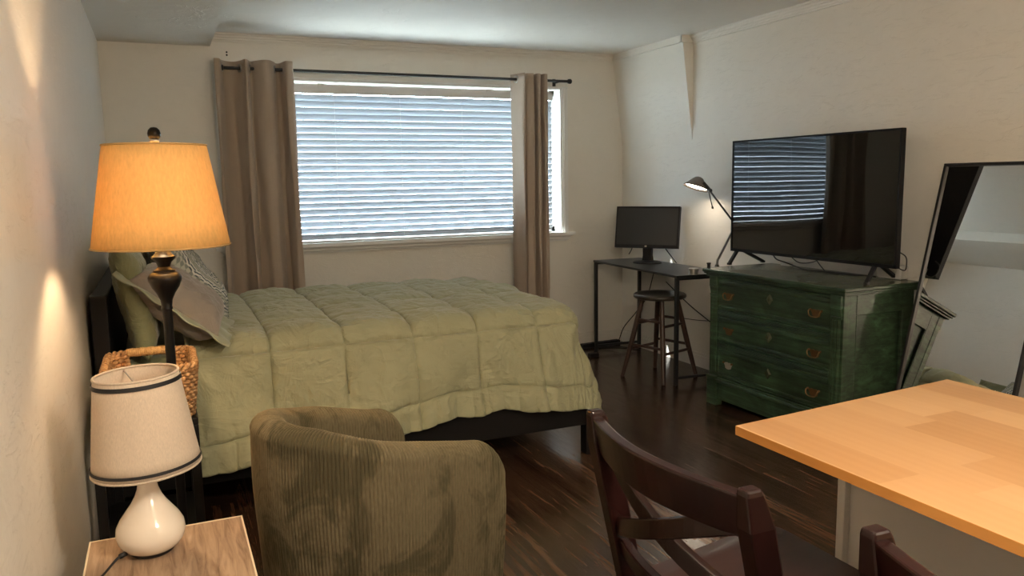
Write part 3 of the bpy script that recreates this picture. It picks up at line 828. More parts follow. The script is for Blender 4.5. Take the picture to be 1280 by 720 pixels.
def shell(i, j):
    d = total * i / (NUc - 1); p, n_ = plan(d)
    e = min(d, total - d)
    h = (rimh(e - .02) + rimh(e) + rimh(e + .02)) / 3; rnd = .075
    if e < rnd: h -= rnd * (1 - math.sqrt(max(0, 1 - ((rnd - e) / rnd) ** 2)))
    off, z = sect(h, .36)[j]
    flare = -.030 * sm(.55, .0, z)
    rib = .0034 * (abs(math.sin(PI * i / SUB)) ** .7 - .5)
    hh = h - TH / 2
    if z <= hh + 1e-6: nr = n_ if off < TH / 2 else -n_
    else:
        nr = (n_ * ((TH / 2 - off) / (TH / 2)) + V((0, 0, (z - hh) / (TH / 2)))); nr.normalize()
    # the stitched line where the roll meets the outer panel
    seam = -.004 * math.exp(-((z - hh + .004) / .006) ** 2) if off < .02 else 0
    dent = .005 * fbm((p.x, p.y, z), 4.0, 2)
    return p - n_ * (off - flare) + V((0, 0, z)) + nr * (rib + dent + seam)
b = MB(); vs = b.grid(NUc, nsec, shell)
for row in (vs[0], vs[-1]):
    b.bm.faces.new(row)
b.build('shell', M['corduroy'], ac, 60)
b = MB()
m = 40
prof = []
for k in range(m):
    a = 2 * PI * k / m; cx_, sx_ = math.cos(a), math.sin(a)
    prof.append((abs(cx_) ** .6 * math.copysign(1, cx_), abs(sx_) ** .6 * math.copysign(1, sx_)))
ax_, ay_, cx0 = .255, .196, .065
b.loft([[(cx0 + ax_ * s_ * x, ay_ * s_ * y, z) for x, y in prof] for s_, z in ((.90, .29), (.99, .31), (1, .36), (1, .40), (.96, .435), (.8, .452), (.4, .460), (.05, .461))]); b.build('seat_cushion', M['corduroy'], ac, True)
b = MB(); b.loft([[(cx0 - .03 + .26 * x, .21 * y, z) for x, y in prof] for z in (.045, .30)]); b.build('seat_base', M['corduroy'], ac, True)
for x, y in ((-.16, -.16), (-.16, .16), (.24, -.2), (.24, .2)):
    b = MB(); b.lathe([(.016, 0), (.022, .055)], 16, (x, y, 0)); b.build('leg', M['bedblack'], ac)

# ------------------------------------------------------------------ cross-back counter chairs
def dining_chair(label):
    r = thing('dining_chair', label, 'chair', (1.0, 1.07, 0), 0, 'dark wood chairs at the island')
    def part(b, name, mat, smooth=None):
        o = b.build(name, mat, r, smooth); o.location = (-1.0, -1.07, 0); return o
    LN = .22
    def bx(z): return .742 + LN * (.96 - z) if z > .58 else .8256 + .0 * z - .10 * (.58 - z)
    yn, yf = .852, 1.290
    for y in (yn, yf):
        b = MB()
        zs = [0, .2, .4, .56, .60, .7, .8, .9, .952, .962]
        rings = []
        for z in zs:
            t_ = .047 if z < .93 else .047 - .02 * (z - .93) / .032
            w_ = .034 if z < .93 else .034 - .012 * (z - .93) / .032
            x = bx(z)
            rings.append([(x - t_ / 2, y - w_ / 2, z), (x + t_ / 2, y - w_ / 2, z), (x + t_ / 2, y + w_ / 2, z), (x - t_ / 2, y + w_ / 2, z)])
        b.loft(rings); o = part(b, 'leg', M['cherry'])
        bv = o.modifiers.new('b', 'BEVEL'); bv.width = .004; bv.segments = 2
    for y in (.835, 1.335):
        b = MB(); b.loft([[(x_ + 1.205, y_ + y, z) for x_, y_ in ((-s, -s), (s, -s), (s, s), (-s, s))] for s, z in ((.015, 0), (.021, .56))]); part(b, 'leg', M['cherry'])
    # curved rails between the posts
    def rail(z0a, z1a, bow, name, th=.022, ya=yn, yb=yf, za=None):
        b = MB(); N = 17; rings = []
        for k in range(N):
            u = k / (N - 1); y = ya + (yb - ya) * u; s_ = math.sin(PI * u)
            zl, zh = z0a, z1a + .004 * s_
            def X(z): return bx(z) - bow * s_
            rings.append([(X(zl) - th / 2, y, zl), (X(zl) + th / 2, y, zl), (X(zh) + th / 2, y, zh), (X(zh) - th / 2, y, zh)])
        b.loft(rings); o = part(b, name, M['cherry']); bv = o.modifiers.new('b', 'BEVEL'); bv.width = .004; bv.segments = 2; return o
    rail(.878, .950, .045, 'top_rail', .024)
    rail(.660, .700, .040, 'lower_rail', .022)
    for zn, zf, dx in ((.905, .722, -.004), (.722, .885, .010)):
        b = MB(); N = 19; rings = []
        for k in range(N):
            u = k / (N - 1); y = yn + .01 + (yf - yn - .02) * u; z = zn + (zf - zn) * u; s_ = math.sin(PI * u)
            x = bx(z) - .042 * s_ + dx
            rings.append([(x - .008, y, z - .019), (x + .008, y, z - .019), (x + .008, y, z + .019), (x - .008, y, z + .019)])
        b.loft(rings); o = part(b, 'cross_slat', M['cherry']); bv = o.modifiers.new('b', 'BEVEL'); bv.width = .003; bv.segments = 2
    b = MB(); poly = []
    cor = [(.775, .845, .01), (1.26, .800, .05), (1.26, 1.372, .05), (.775, 1.297, .01)]
    for (x, y, rr), (sx, sy) in zip(cor, ((1, 1), (-1, 1), (-1, -1), (1, -1))):
        a0 = {(1, 1): PI, (-1, 1): 1.5 * PI, (-1, -1): 0, (1, -1): .5 * PI}[(sx, sy)]
        for k in range(7):
            a = a0 + k / 6 * PI / 2; poly.append((x + sx * rr + rr * math.cos(a), y + sy * rr + rr * math.sin(a)))
    cx_, cy_ = 1.02, 1.08
    def sc(p, s_): return (cx_ + (p[0] - cx_) * s_, cy_ + (p[1] - cy_) * s_)
    b.loft([[(*sc(p, s_), z) for p in poly] for s_, z in ((.97, .565), (.995, .572), (1, .585), (.995, .597), (.975, .603), (.8, .600), (.5, .592), (.1, .590))])
    part(b, 'seat', M['seatwood'], 50)
    b = MB(); b.box(.83, 1.20, .853, .873, .50, .565); b.box(.83, 1.20, 1.29, 1.31, .50, .565); b.box(1.19, 1.21, .85, 1.32, .50, .565); part(b, 'seat_apron', M['cherry'])
    b = MB(); b.bar((.87, .852, .25), (1.205, .835, .25), .02, .03); part(b, 'stretcher', M['cherry'])
    b = MB(); b.bar((.87, 1.29, .25), (1.205, 1.335, .25), .02, .03); part(b, 'stretcher', M['cherry'])
    b = MB(); b.bar((1.205, .84, .18), (1.205, 1.33, .18), .02, .03); part(b, 'stretcher', M['cherry'])
    return r
ch = dining_chair('dark cherry cross-back chair nearest the armchair, at the island\'s far corner')
def dup(root, loc, rotz, label):
    r = root.copy(); C.objects.link(r); r.location = loc; r.rotation_euler = (0, 0, rotz); r['label'] = label
    for c_ in list(root.children):
        k = c_.copy(); C.objects.link(k); k.parent = r
        for g in c_.children:
            q = g.copy(); C.objects.link(q); q.parent = k
    return r
dup(ch, (1.045, .452, 0), math.radians(-2), 'dark cherry cross-back chair cut off at the photo\'s bottom right, under the island top')

# ------------------------------------------------------------------ island
isl = thing('kitchen_island', 'white kitchen island with a butcher-block laminate top', 'kitchen island', (1.43, .35, 0))
def ip(b, name, mat, smooth=None): o = b.build(name, mat, isl, smooth); o.location = (-1.43, -.35, 0); return o
top = [(1.074, -.62), (1.80, -.62), (1.795, 1.343), (1.074, 1.280)]
b = MB(); b.prism(top, 'z', .8665, .885); ip(b, 'countertop', M['butcher'])
b = MB()
for (p, q) in zip(top, top[1:] + top[:1]):
    p = V((*p, 0)); q = V((*q, 0)); d = (q - p).normalized(); n_ = V((d.y, -d.x, 0))
    b.loft([[p + n_ * o_ + V((0, 0, z)) for o_, z in ((0, .866), (.0012, .866), (.0012, .8848), (0, .8848))], [q + n_ * o_ + V((0, 0, z)) for o_, z in ((0, .866), (.0012, .866), (.0012, .8848), (0, .8848))]])
ip(b, 'edge_band', M['edge'])
b = MB(); b.box(1.395, 1.765, -.58, 1.275, .08, .866, .002); ip(b, 'cabinet_body', M['islandwhite'])
b = MB(); b.box(1.378, 1.40, 1.268, 1.290, 0, .866, .002); ip(b, 'corner_post', M['islandwhite'])
b = MB(); b.box(1.43, 1.74, -.56, 1.25, 0, .08); ip(b, 'toe_kick', M['bedblack'])
for k in range(3):
    y0 = -.56 + k * .605
    b = MB(); b.box(1.765, 1.782, y0 + .005, y0 + .60, .10, .85, .002); dd = ip(b, 'door', M['islandwhite'])
    b = MB(); b.tube([(1.782, y0 + .54, .70), (1.802, y0 + .54, .70), (1.802, y0 + .54, .80), (1.782, y0 + .54, .80)], .005, 8); b.build('handle', M['steel'], dd)

# ------------------------------------------------------------------ green dresser
DX0, DX1, DY0, DY1 = 3.095, 3.585, 2.90, 3.945
dr = thing('dresser', 'distressed green three-drawer dresser against the right wall under the television', 'dresser', (3.33, 3.42, 0))
def dp(b, name, mat, parent=None, smooth=None):
    o = b.build(name, mat, parent or dr, smooth)
    if parent is None: o.location = (-3.33, -3.42, 0)
    return o
b = MB(); b.box(DX0 - .042, DX1 + .015, DY0 - .040, DY1 + .040, .828, .850, .006, seg=3); b.box(DX0 - .034, DX1 + .010, DY0 - .032, DY1 + .032, .818, .829, .003); b.box(DX0 - .024, DX1 + .006, DY0 - .022, DY1 + .022, .806, .819, .003)
o = dp(b, 'top', M['greentop']); o.data.materials.append(M['green'])
for p in o.data.polygons:
    if p.normal.z < .9: p.material_index = 1
b = MB()
b.box(DX0 + .02, DX1, DY0 + .016, DY1 - .016, .06, .808)
# side frame (stiles and rails around a sunk panel) on both ends
for s_, y in ((-1, DY0), (1, DY1)):
    ya, yb = (y, y + .016) if s_ < 0 else (y - .016, y)
    b.box(DX0, DX0 + .085, ya, yb, .03, .808, .002); b.box(DX1 - .075, DX1, ya, yb, .03, .808, .002)
    b.box(DX0 + .085, DX1 - .075, ya, yb, .70, .808, .002); b.box(DX0 + .085, DX1 - .075, ya, yb, .03, .15, .002)
    yc = y + .016 if s_ < 0 else y - .016
    b.box(DX0 + .085, DX0 + .093, min(y - s_ * 0, yc), max(y, yc), .15, .70, .003); b.box(DX1 - .083, DX1 - .075, min(y, yc), max(y, yc), .15, .70, .003)
dp(b, 'carcass', M['green'])
for y0, y1 in ((DY0 - .003, DY0 + .082), (DY1 - .082, DY1 + .003)):
    ym = (y0 + y1) / 2
    b = MB()
    b.box(DX0 - .004, DX0 + .03, y0, y1, .12, .81, .002)
    b.box(DX0 - .012, DX0, ym - .026, ym + .026, .205, .69, .004); 
    for k in (-1, 0, 1): b.box(DX0 - .016, DX0 - .010, ym + k * .016 - .005, ym + k * .016 + .005, .215, .68, .003)
    b.box(DX0 - .020, DX0, ym - .036, ym + .036, .74, .806, .004)          # capital block
    b.prism([(DX0 - .018, .74), (DX0 - .002, .74), (DX0 - .002, .69), (DX0 - .008, .695), (DX0 - .012, .71)], 'y', ym - .032, ym + .032)
    b.box(DX0 - .014, DX0, ym - .034, ym + .034, .683, .697, .003)
    b.box(DX0 - .022, DX0 + .03, y0 - .002, y1 + .002, 0, .168, .004)
    b.box(DX0 - .028, DX0 + .03, y0 - .004, y1 + .004, .166, .186, .005)
    dp(b, 'pilaster', M['green'])
b = MB(); b.box(DX0 - .004, DX0 + .02, DY0 + .082, DY1 - .082, .04, .150, .002); b.box(DX0 - .020, DX0, DY0 + .078, DY1 - .078, .148, .168, .007, seg=3); b.box(DX0 - .012, DX0, DY0 + .078, DY1 - .078, .168, .180, .003)
dp(b, 'plinth', M['green'])
for z0_, z1_ in ((.575, .601), (.375, .401)):
    b = MB(); b.box(DX0 - .006, DX0 + .02, DY0 + .08, DY1 - .08, z0_, z1_)
    for k in range(4): b.box(DX0 - .013, DX0 - .004, DY0 + .08, DY1 - .08, z0_ + .0005 + k * .0065, z0_ + .006 + k * .0065, .0025)
    dp(b, 'drawer_divider', M['green'])
ya, yb = DY0 + .083, DY1 - .083
ymid = (ya + yb) / 2
pulls = (ymid + .345, ymid - .345)
for di, (z0_, z1_) in enumerate(((.604, .800), (.404, .572), (.184, .372))):
    b = MB(); b.box(DX0 - .003, DX0 + .3, ya, yb, z0_, z1_, .002)
    b.box(DX0 - .009, DX0, ya, yb, z1_ - .042, z1_ - .014, .006); b.box(DX0 - .007, DX0, ya, yb, z1_ - .012, z1_ - .003, .003)
    b.box(DX0 - .009, DX0, ya, yb, z0_ + .012, z0_ + .032, .006); b.box(DX0 - .006, DX0, ya, yb, z0_ + .002, z0_ + .010, .003)
    d_ = dp(b, 'drawer', M['green'])
    d_.location = (-3.33, -3.42, 0)
    zc = (z0_ + z1_) / 2 - .004
    for pi_, py in enumerate(pulls):
        silver = (di == 2 and pi_ == 0); broken = (di == 1 and pi_ == 0)
        zc2 = zc
        pl = MB()
        # bat-wing plate
        out = [(-.044, .016), (-.034, .010), (-.026, .014), (-.012, .016), (0, .013), (.012, .016), (.026, .014), (.034, .010), (.044, .016), (.038, .004), (.030, -.006), (.026, -.020), (.010, -.026), (-.010, -.026), (-.026, -.020), (-.030, -.006), (-.038, .004)]
        pl.loft([[(DX0 - .003 - e_, py + u * .95, zc2 + v) for u, v in out] for e_ in (0, .003)])
        hd = pl.build('handle', M['silverpull'] if silver else M['brassdark'], d_)
        if silver: hd['label'] = 'dull silver drawer plate without its bail'
        if not silver and not broken:
            bb = MB(); bb.tube(bez([(DX0 - .004, py - .038, zc2 + .012), (DX0 - .020, py - .040, zc2 + .008), (DX0 - .024, py - .034, zc2 - .012), (DX0 - .024, py - .018, zc2 - .022), (DX0 - .024, py + .018, zc2 - .022), (DX0 - .024, py + .034, zc2 - .012), (DX0 - .020, py + .040, zc2 + .008), (DX0 - .004, py + .038, zc2 + .012)], 5), .0032, 7)
            bb.build('bail', M['brass'], d_, True)
        for sg in (-1, 1):
            kb = MB(); kb.loft([[(DX0 - .005 - e_, py + sg * .038 + r_ * math.cos(k * PI / 6), zc2 + .012 + r_ * math.sin(k * PI / 6)) for k in range(12)] for e_, r_ in ((0, .006), (.008, .006), (.012, .003))])
            kb.build('post', M['brassdark'], d_, 40)
    e_ = MB(); zz = zc + .022
    e_.loft([[(DX0 - x_, ymid + u * s_, zz + v * s_) for u, v in ((0, .03), (.024, 0), (0, -.03), (-.024, 0))] for x_, s_ in ((.002, 1), (.010, 1), (.014, .8))])
    e_.build('escutcheon', M['greentop'], d_)
    e_ = MB(); e_.box(DX0 - .0148, DX0 - .0135, ymid - .002, ymid + .002, zz - .008, zz + .006); e_.build('keyhole', M['ribbon'], d_)

# ------------------------------------------------------------------ television
TVX = 3.340
tv = thing('television', 'large flat black television on two splayed feet on the green dresser', 'television', (TVX, 3.44, .8505))
def tp(b, name, mat, smooth=None, parent=None):
    o = b.build(name, mat, parent or tv, smooth); o.location = (-TVX, -3.44, -.8505); return o
TY0_, TY1_, TZ0_, TZ1_ = 2.815, 4.070, .935, 1.629
b = MB(); b.box(TVX + .004, TVX + .030, TY0_, TY1_, TZ0_, TZ1_, .003); b.box(TVX + .028, TVX + .075, TY0_ + .16, TY1_ - .16, TZ0_ + .03, TZ0_ + .42, .012); tp(b, 'housing', M['tvplastic'])
b = MB()
for y0, y1, z0_, z1_ in ((TY0_, TY0_ + .011, TZ0_, TZ1_), (TY1_ - .011, TY1_, TZ0_, TZ1_), (TY0_, TY1_, TZ1_ - .010, TZ1_), (TY0_, TY1_, TZ0_, TZ0_ + .018)):
    b.box(TVX - .002, TVX + .006, y0, y1, z0_, z1_, .001)
tp(b, 'bezel', M['tvplastic'])
b = MB()
def scr(i, j):
    u, v = i / 20, j / 12
    return (TVX + .0015 + .0010 * (4 * (u - .5) ** 2), TY0_ + .010 + u * (TY1_ - TY0_ - .02), TZ0_ + .017 + v * (TZ1_ - TZ0_ - .026))
b.grid(21, 13, scr); tp(b, 'screen', M['screen'], True)
for ya_, tips in ((2.955, ((3.258, 2.915), (3.565, 3.005))), (4.030, ((3.300, 4.030), (3.570, 4.030)))):
    b = MB()
    for x_, y_ in tips:
        b.bar((TVX + .035 + (x_ - 3.41) * .10, ya_, .945), (x_, y_, .859), .022, .018, bev=.003)
        b.box(x_ - .012, x_ + .012, y_ - .011, y_ + .011, .8505, .864, .002)
    tp(b, 'foot', M['plastic'])
b = MB(); b.tube(bez([(TVX + .04, 2.84, 1.02), (TVX + .05, 2.802, .995), (TVX + .05, 2.795, .955), (TVX + .06, 2.812, .925), (TVX + .06, 2.85, .935), (TVX + .05, 2.86, .97)], 8), .0032, 6); tp(b, 'power_cable', M['cord'], True)

# cables and small boxes behind the television
def cable(label, pts, r=.003, mat='cord', name='cable', n=8):
    b = MB(); b.tube(bez(pts, n), r, 7); o = b.build(name, M[mat], None, True); return tag(o, label, 'cable')
zt = .8545
cable('black cable looping across the dresser top behind the television screen', [(3.50, 3.87, .93), (3.49, 3.82, .895), (3.50, 3.76, .88), (3.53, 3.74, zt + .012), (3.50, 3.62, zt), (3.47, 3.50, zt), (3.50, 3.36, zt), (3.52, 3.22, zt), (3.53, 3.10, zt)], .0042)
cable('thin black cable hanging under the television near its middle', [(3.52, 3.75, .93), (3.52, 3.66, .885), (3.53, 3.56, .895), (3.52, 3.48, .93)], .003)
cable('thin black cable trailing near the television right foot', [(3.49, 3.50, .925), (3.47, 3.42, .875), (3.46, 3.36, zt), (3.50, 3.20, zt), (3.54, 3.12, zt)], .003)
b = MB(); b.box(-.03, .03, -.075, .075, 0, .075, .008); b.box(-.031, -.029, -.05, .05, .02, .05, .001)
tag(b.build('media_box', M['cordwhite'], None, None, (3.575, 3.03, .8506)), 'small white box on the dresser behind the television right foot', 'box')
b = MB(); b.box(-.018, .018, -.04, .04, 0, .026, .004); b.box(-.02, -.017, -.012, .012, .008, .018, .001)
tag(b.build('power_adapter', M['cordwhite'], None, None, (3.56, 3.80, .8506)), 'small white power adapter on the dresser behind the television left foot', 'adapter')

# ------------------------------------------------------------------ desk by the right wall
dk = thing('desk', 'narrow black desk with thin square legs in the far right corner', 'desk', (3.375, 4.955, 0), math.radians(-3.0))
hx, hy = .215, .615
b = MB(); b.box(-hx, hx, -hy, hy, .741, .757, .002); b.build('desktop', M['desk'], dk)
for sx in (-1, 1):
    for sy in (-1, 1):
        b = MB(); b.box(sx * (hx - .0145) - .0125, sx * (hx - .0145) + .0125, sy * (hy - .02) - .0125, sy * (hy - .02) + .0125, 0, .741, .002); b.build('leg', M['black'], dk)
for sy in (-1, 1):
    for z in (.735, .055):
        b = MB(); b.box(-hx + .027, hx - .027, sy * (hy - .02) - .011, sy * (hy - .02) + .011, z - .012, z + .0055, .002); b.build('side_bar', M['black'], dk)
b = MB(); b.box(hx - .026, hx - .004, -hy + .03, hy - .03, .708, .741, .002); b.build('back_bar', M['black'], dk)

# monitor
mo = thing('computer_monitor', 'black computer monitor turned towards the room on the desk', 'monitor', (3.428, 5.155, .7575), math.atan2(-.62, -.78) + PI)
# local: screen faces -x after rotation, so build facing -x
b = MB(); b.loft([[(r_ * .85 * math.cos(k * PI / 18), r_ * math.sin(k * PI / 18), z) for k in range(36)] for r_, z in ((.112, 0), (.112, .008), (.10, .014), (.04, .020))]); b.build('base', M['plastic'], mo, 40)
b = MB(); b.loft([[(x_ + .012, y_ * w_, z) for x_, y_ in ((-.018, -1), (.018, -1), (.018, 1), (-.018, 1))] for w_, z in ((.040, .015), (.034, .06), (.036, .16))]); b.build('neck', M['plastic'], mo)
TM = Matrix.Translation((0, 0, .275)) @ Matrix.Rotation(math.radians(10), 4, 'Y')
b = MB(); b.box(-.012, .022, -.252, .252, -.160, .160, .004, TM); b.box(.02, .045, -.16, .16, -.11, .11, .012, TM); b.build('housing', M['plastic'], mo)
b = MB()
for a in ((-.252, -.238, -.16, .16), (.238, .252, -.16, .16), (-.252, .252, .147, .16), (-.252, .252, -.16, -.135)): b.box(-.017, -.010, a[0], a[1], a[2], a[3], .002, TM)
b.build('bezel', M['plastic'], mo)
b = MB(); b.box(-.0145, -.011, -.240, .240, -.137, .149, 0, TM); b.build('screen', M['monitor'], mo)
b = MB(); b.box(-.0185, -.016, -.008, .008, -.153, -.141, .001, TM); b.build('badge', M['silverpull'], mo)
b = MB(); b.tube(bez([(.03, -.10, .18), (.042, -.125, .12), (.040, -.18, .05), (.018, -.225, .005)], 8), .004, 7); b.build('cable', M['cord'], mo, True)
b = MB(); b.tube(bez([(.03, .12, .16), (.04, .14, .10), (.03, .16, .06)], 8), .004, 7); b.build('cable', M['cord'], mo, True)

# desk lamp
dl = thing('desk_lamp', 'lit swing-arm desk lamp with a taupe cone head beside the television', 'lamp', (3.50, 4.405, .7575))
b = MB(); b.lathe([(.0, 0), (.075, 0), (.076, .012), (.06, .02), (.02, .024), (.012, .05), (.0, .05)], 32); b.build('base', M['gunmetal'], dl, 40)
def lp(x, y, z): return (x - 3.50, y - 4.405, z - .7575)
b = MB(); b.tube([lp(3.50, 4.405, .80), lp(3.50, 4.40, .845)], .009, 10); b.tube([lp(3.50, 4.40, .84), lp(3.50, 4.222, 1.09)], .0068, 10); b.tube([lp(3.512, 4.40, .845), lp(3.512, 4.225, 1.09)], .004, 8); b.build('lower_arm', M['steel'], dl, 40)
b = MB(); b.tube([lp(3.50, 4.222, 1.09), lp(3.50, 4.50, 1.316)], .0068, 10); b.build('upper_arm', M['gunmetal'], dl, 40)
b = MB(); b.tube([lp(3.485, 4.222, 1.09), lp(3.517, 4.222, 1.09)], .014, 12); b.tube([lp(3.487, 4.498, 1.314), lp(3.513, 4.498, 1.314)], .013, 12); b.build('joint', M['gunmetal'], dl, 40)
b = MB(); b.tube([lp(3.497, 4.508, 1.318), lp(3.50, 4.465, 1.20)], .0035, 8); b.tube([lp(3.50, 4.467, 1.204), lp(3.50, 4.462, 1.19)], .007, 8); b.build('counter_rod', M['gunmetal'], dl, 40)
# head: cone opening down and towards the room
hc = V(lp(3.47, 4.60, 1.36)); ax = V((-.34, .03, -.93)).normalized()
u_ = ax.orthogonal().normalized(); v_ = ax.cross(u_)
def hring(r_, d_): return [hc + ax * d_ + (u_ * math.cos(2 * PI * k / 36) + v_ * math.sin(2 * PI * k / 36)) * r_ for k in range(36)]
b = MB(); b.loft([hring(.012, -.052), hring(.028, -.046), hring(.045, -.028), hring(.066, -.002), hring(.088, .022), hring(.093, .030), hring(.088, .028), hring(.06, .002), hring(.02, -.03)], cap=True); b.build('lamp_head', M['taupemetal'], dl, 50)
b = MB(); b.bar(hc + ax * -.02 + V((0, -.06, -.01)), lp(3.50, 4.495, 1.316), .022, .02, bev=.003); b.build('head_bracket', M['gunmetal'], dl)
b = MB(); b.loft([hring(.02, .016), hring(.06, .017), hring(.078, .018)], cap=True); b.build('lit_lens', M['litglass'], dl)
HEADC = hc + V((3.50, 4.405, .7575)); HEADAX = ax

# small things on the desk end and dresser corner
b = MB(); b.lathe([(.0, 0), (.034, 0), (.034, .006), (.031, .008), (.031, .026), (.034, .028), (.034, .040), (.031, .043), (.0, .043)], 28)
o = b.build('metal_tin', M['steel'], None, 40, (3.27, 4.36, .7575)); tag(o, 'small round silver tin on the desk end beside the dresser', 'tin')
b = MB(); b.lathe([(.0, 0), (.009, 0), (.010, .004), (.010, .022), (.013, .024), (.013, .032), (.0, .034)], 16)
o = b.build('bottle_stopper', M['plastic'], None, 40, (3.085, 3.962, .8505)); tag(o, 'tiny black stopper standing on the dresser top near the desk', 'stopper')

# ------------------------------------------------------------------ round wooden stool
st = thing('bar_stool', 'round dark wooden stool under the black desk', 'stool', (3.195, 4.645, 0), math.radians(-27.8))
b = MB(); b.lathe([(.0, .566), (.165, .566), (.180, .572), (.186, .582), (.184, .594), (.176, .600), (.14, .596), (.08, .590), (.0, .588)], 48); b.build('seat', M['stoolseat'], st, 50)
feet = [(.262, 0), (0, .262), (-.262, 0), (0, -.262)]
for fx, fy in feet:
    b = MB(); b.tube([(fx, fy, 0), (fx * .72, fy * .72, .28), (fx * .46, fy * .46, .568)], [.0145, .0185, .0165], 14); b.build('leg', M['stoolleg'], st, 40)
def onleg(k, z):
    fx, fy = feet[k % 4]; q = 1 - .54 * z / .568; return V((fx * q, fy * q, z))
for k in range(4):
    for z in ((.20, .385) if k % 2 else (.235, .415)):
        b = MB(); b.tube([onleg(k, z), onleg(k + 1, z)], .0098, 10); b.build('stretcher', M['stoolleg'], st, 40)

# ------------------------------------------------------------------ leaning mirror
mr = thing('leaning_mirror', 'tall black-framed mirror leaning on the right wall beside the dresser', 'mirror', (3.45, 2.495, 0))
MH, ML = 1.451, math.hypot(1.451, .345)
tilt = math.atan2(.345, 1.451)
MM = Matrix.Translation((3.283 - 3.45, 0, 0)) @ Matrix.Rotation(tilt, 4, 'Y')
hw = .297
b = MB()
for a in ((-hw, -hw + .014, 0, ML), (hw - .014, hw, 0, ML), (-hw, hw, 0, .014), (-hw, hw, ML - .014, ML)): b.box(-.012, .014, a[0], a[1], a[2], a[3], .002, MM)
b.build('frame', M['black'], mr)
b = MB(); b.box(.004, .012, -hw + .01, hw - .01, .01, ML - .01, 0, MM); b.build('backing', M['black'], mr)
b = MB(); b.box(.000, .003, -hw + .012, hw - .012, .012, ML - .012, 0, MM); b.build('mirror_glass', M['mirror'], mr)

# ------------------------------------------------------------------ bits on the floor and cords by the desk
basket('wicker_basket', 'small dark wicker basket on the floor between dresser and wall', (3.515, 4.16, 0), .085, .15, .20, .03, .08, M['darkwicker'], M['darkwicker'], 11, False, .009, 30)
ps = thing('power_strip', 'black power strip on the floor in the far right corner', 'power strip', (3.36, 5.755, 0), math.radians(4))
b = MB(); b.box(-.19, .19, -.028, .028, 0, .036, .006); b.build('housing', M['plastic'], ps)
for k in range(5):
    b = MB(); b.lathe([(.0, .036), (.017, .036), (.017, .0375), (.0, .0375)], 16, (-.14 + k * .065, 0, 0)); b.build('socket', M['cord'], ps)
ad = MB(); ad.box(-.04, .04, -.025, .025, 0, .028, .005); ad.box(.038, .046, -.006, .006, .010, .02, .001)
tag(ad.build('power_adapter', M['plastic'], None, None, (3.10, 5.42, 0)), 'black power adapter lying on the floor beyond the bed corner', 'adapter')
cable('black cord rising from the floor corner behind the stool', [(3.30, 5.70, .045), (3.36, 5.62, .02), (3.42, 5.58, .05), (3.47, 5.56, .18), (3.54, 5.50, .30), (3.59, 5.40, .45), (3.60, 5.30, .70)], .004)
cable('thick black cord drooping from the desk end behind the dresser', [(3.58, 4.45, .73), (3.58, 4.38, .62), (3.58, 4.28, .52), (3.58, 4.12, .44), (3.585, 3.99, .42)], .005)
cable('second black cord drooping close beside the thick one', [(3.60, 4.47, .73), (3.60, 4.42, .62), (3.60, 4.30, .50), (3.60, 4.15, .43), (3.60, 4.0, .41)], .003)
cable('long straight black cord slanting down behind the stool', [(3.60, 5.15, .60), (3.60, 4.85, .46), (3.60, 4.55, .35), (3.60, 4.25, .24), (3.60, 4.0, .15)], .004)
cable('black cord rising slightly towards the dresser behind the stool', [(3.605, 4.95, .34), (3.605, 4.70, .36), (3.605, 4.40, .40), (3.605, 4.02, .455)], .003)
cable('pale cord looping into the small dark basket', [(3.60, 4.03, .42), (3.595, 4.10, .43), (3.59, 4.22, .36), (3.58, 4.27, .26), (3.56, 4.26, .17)], .0035, 'steel')
cable('grey cord lying along the floor by the far wall', [(3.05, 5.72, .006), (3.20, 5.70, .006), (3.35, 5.66, .006), (3.48, 5.60, .006), (3.56, 5.45, .006)], .005)

# ------------------------------------------------------------------ unseen globes added as warm room fill, standing in for kitchen lights
for x, y, nm in ((2.1, -1.1, 'unseen frosted globe standing in for the kitchen light, nearer the right wall'), (.75, .45, 'unseen frosted globe added to brighten the room, nearer the left wall')):
    cl = thing('fill_globe', nm, 'light', (x, y, ZC), 0, 'unseen globe lights added as room fill')
    b = MB(); b.lathe([(.0, 0), (.07, 0), (.07, -.02), (.012, -.03), (.012, -.37), (.05, -.375), (.05, -.39), (.0, -.39)], 32); b.build('canopy', M['trim'], cl, 40)
    b = MB(); b.lathe([(.15 * math.sin(PI * k / 16) + .0005, -.53 - .15 * math.cos(PI * k / 16)) for k in range(17)], 40); b.build('globe', M['diffuser' if x < 1 else 'diffuser2'], cl, True)

# ground outside
b = MB(); b.box(-30, 30, YW + .3, 60, -3.2, -3.0); struct(b.build('outside_ground', M['pebble']))

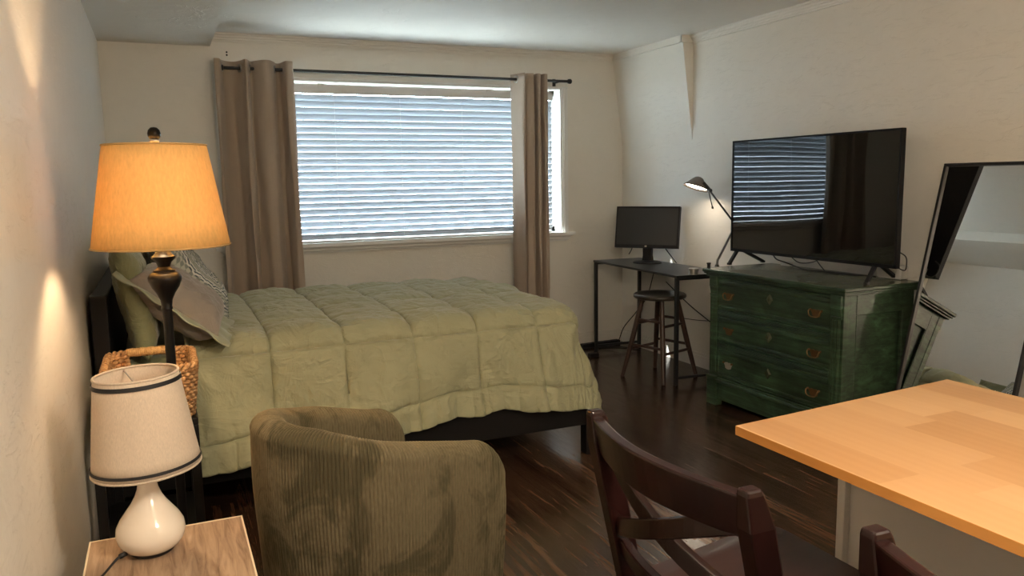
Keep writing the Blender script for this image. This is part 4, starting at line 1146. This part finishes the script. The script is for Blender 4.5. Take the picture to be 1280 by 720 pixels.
# ------------------------------------------------------------------ lights
def light(name, typ, loc, energy, color, **kw):
    l = bpy.data.lights.new(name, typ); l.energy = energy; l.color = color
    for k, v in kw.items(): setattr(l, k, v)
    o = bpy.data.objects.new(name, l); C.objects.link(o); o.location = loc; return o
def aim(o, d): o.rotation_euler = V(d).to_track_quat('-Z', 'Y').to_euler()
sun = light('sun', 'SUN', (5, 9, 8), 16.0, (1, .96, .90), angle=math.radians(.55)); aim(sun, (.42, -.49, -.75))
o = light('window_portal', 'AREA', (1.74, YW + .16, 1.55), 1.0, (1, 1, 1), shape='RECTANGLE', size=2.6, size_y=1.2); aim(o, (0, -1, 0)); o.data.cycles.is_portal = True

wd = bpy.data.worlds.new('world'); bpy.context.scene.world = wd; wd.use_nodes = True
bg = wd.node_tree.nodes['Background']; bg.inputs[0].default_value = (.80, .92, 1.0, 1); bg.inputs[1].default_value = 24.0

# ------------------------------------------------------------------ camera
F, YAW, PIT, ROL, H = 990.0, math.radians(23.857), math.radians(7.662), math.radians(.956), 1.40
cam = bpy.data.cameras.new('camera'); co = bpy.data.objects.new('camera', cam); C.objects.link(co)
cam.sensor_width = 36; cam.lens = F / 1280 * 36; cam.clip_start = .02
fwd = V((math.sin(YAW) * math.cos(PIT), math.cos(YAW) * math.cos(PIT), -math.sin(PIT)))
rt = V((math.cos(YAW), -math.sin(YAW), 0)); dn = fwd.cross(rt)
r2 = rt * math.cos(ROL) + dn * math.sin(ROL); d2 = -rt * math.sin(ROL) + dn * math.cos(ROL)
R = Matrix((r2, -d2, -fwd)).transposed().to_4x4()
R.translation = V((0, 0, H)); co.matrix_world = R
sc_ = bpy.context.scene; sc_.camera = co
vs_ = sc_.view_settings; vs_.view_transform = 'Standard'; vs_.look = 'None'; vs_.gamma = 1; vs_.use_curve_mapping = False; vs_.exposure = 0.6
sc_.cycles.max_bounces = 10; sc_.cycles.diffuse_bounces = 6; sc_.cycles.use_denoising = True; sc_.cycles.caustics_reflective = False
sc_.cycles.sample_clamp_indirect = 8
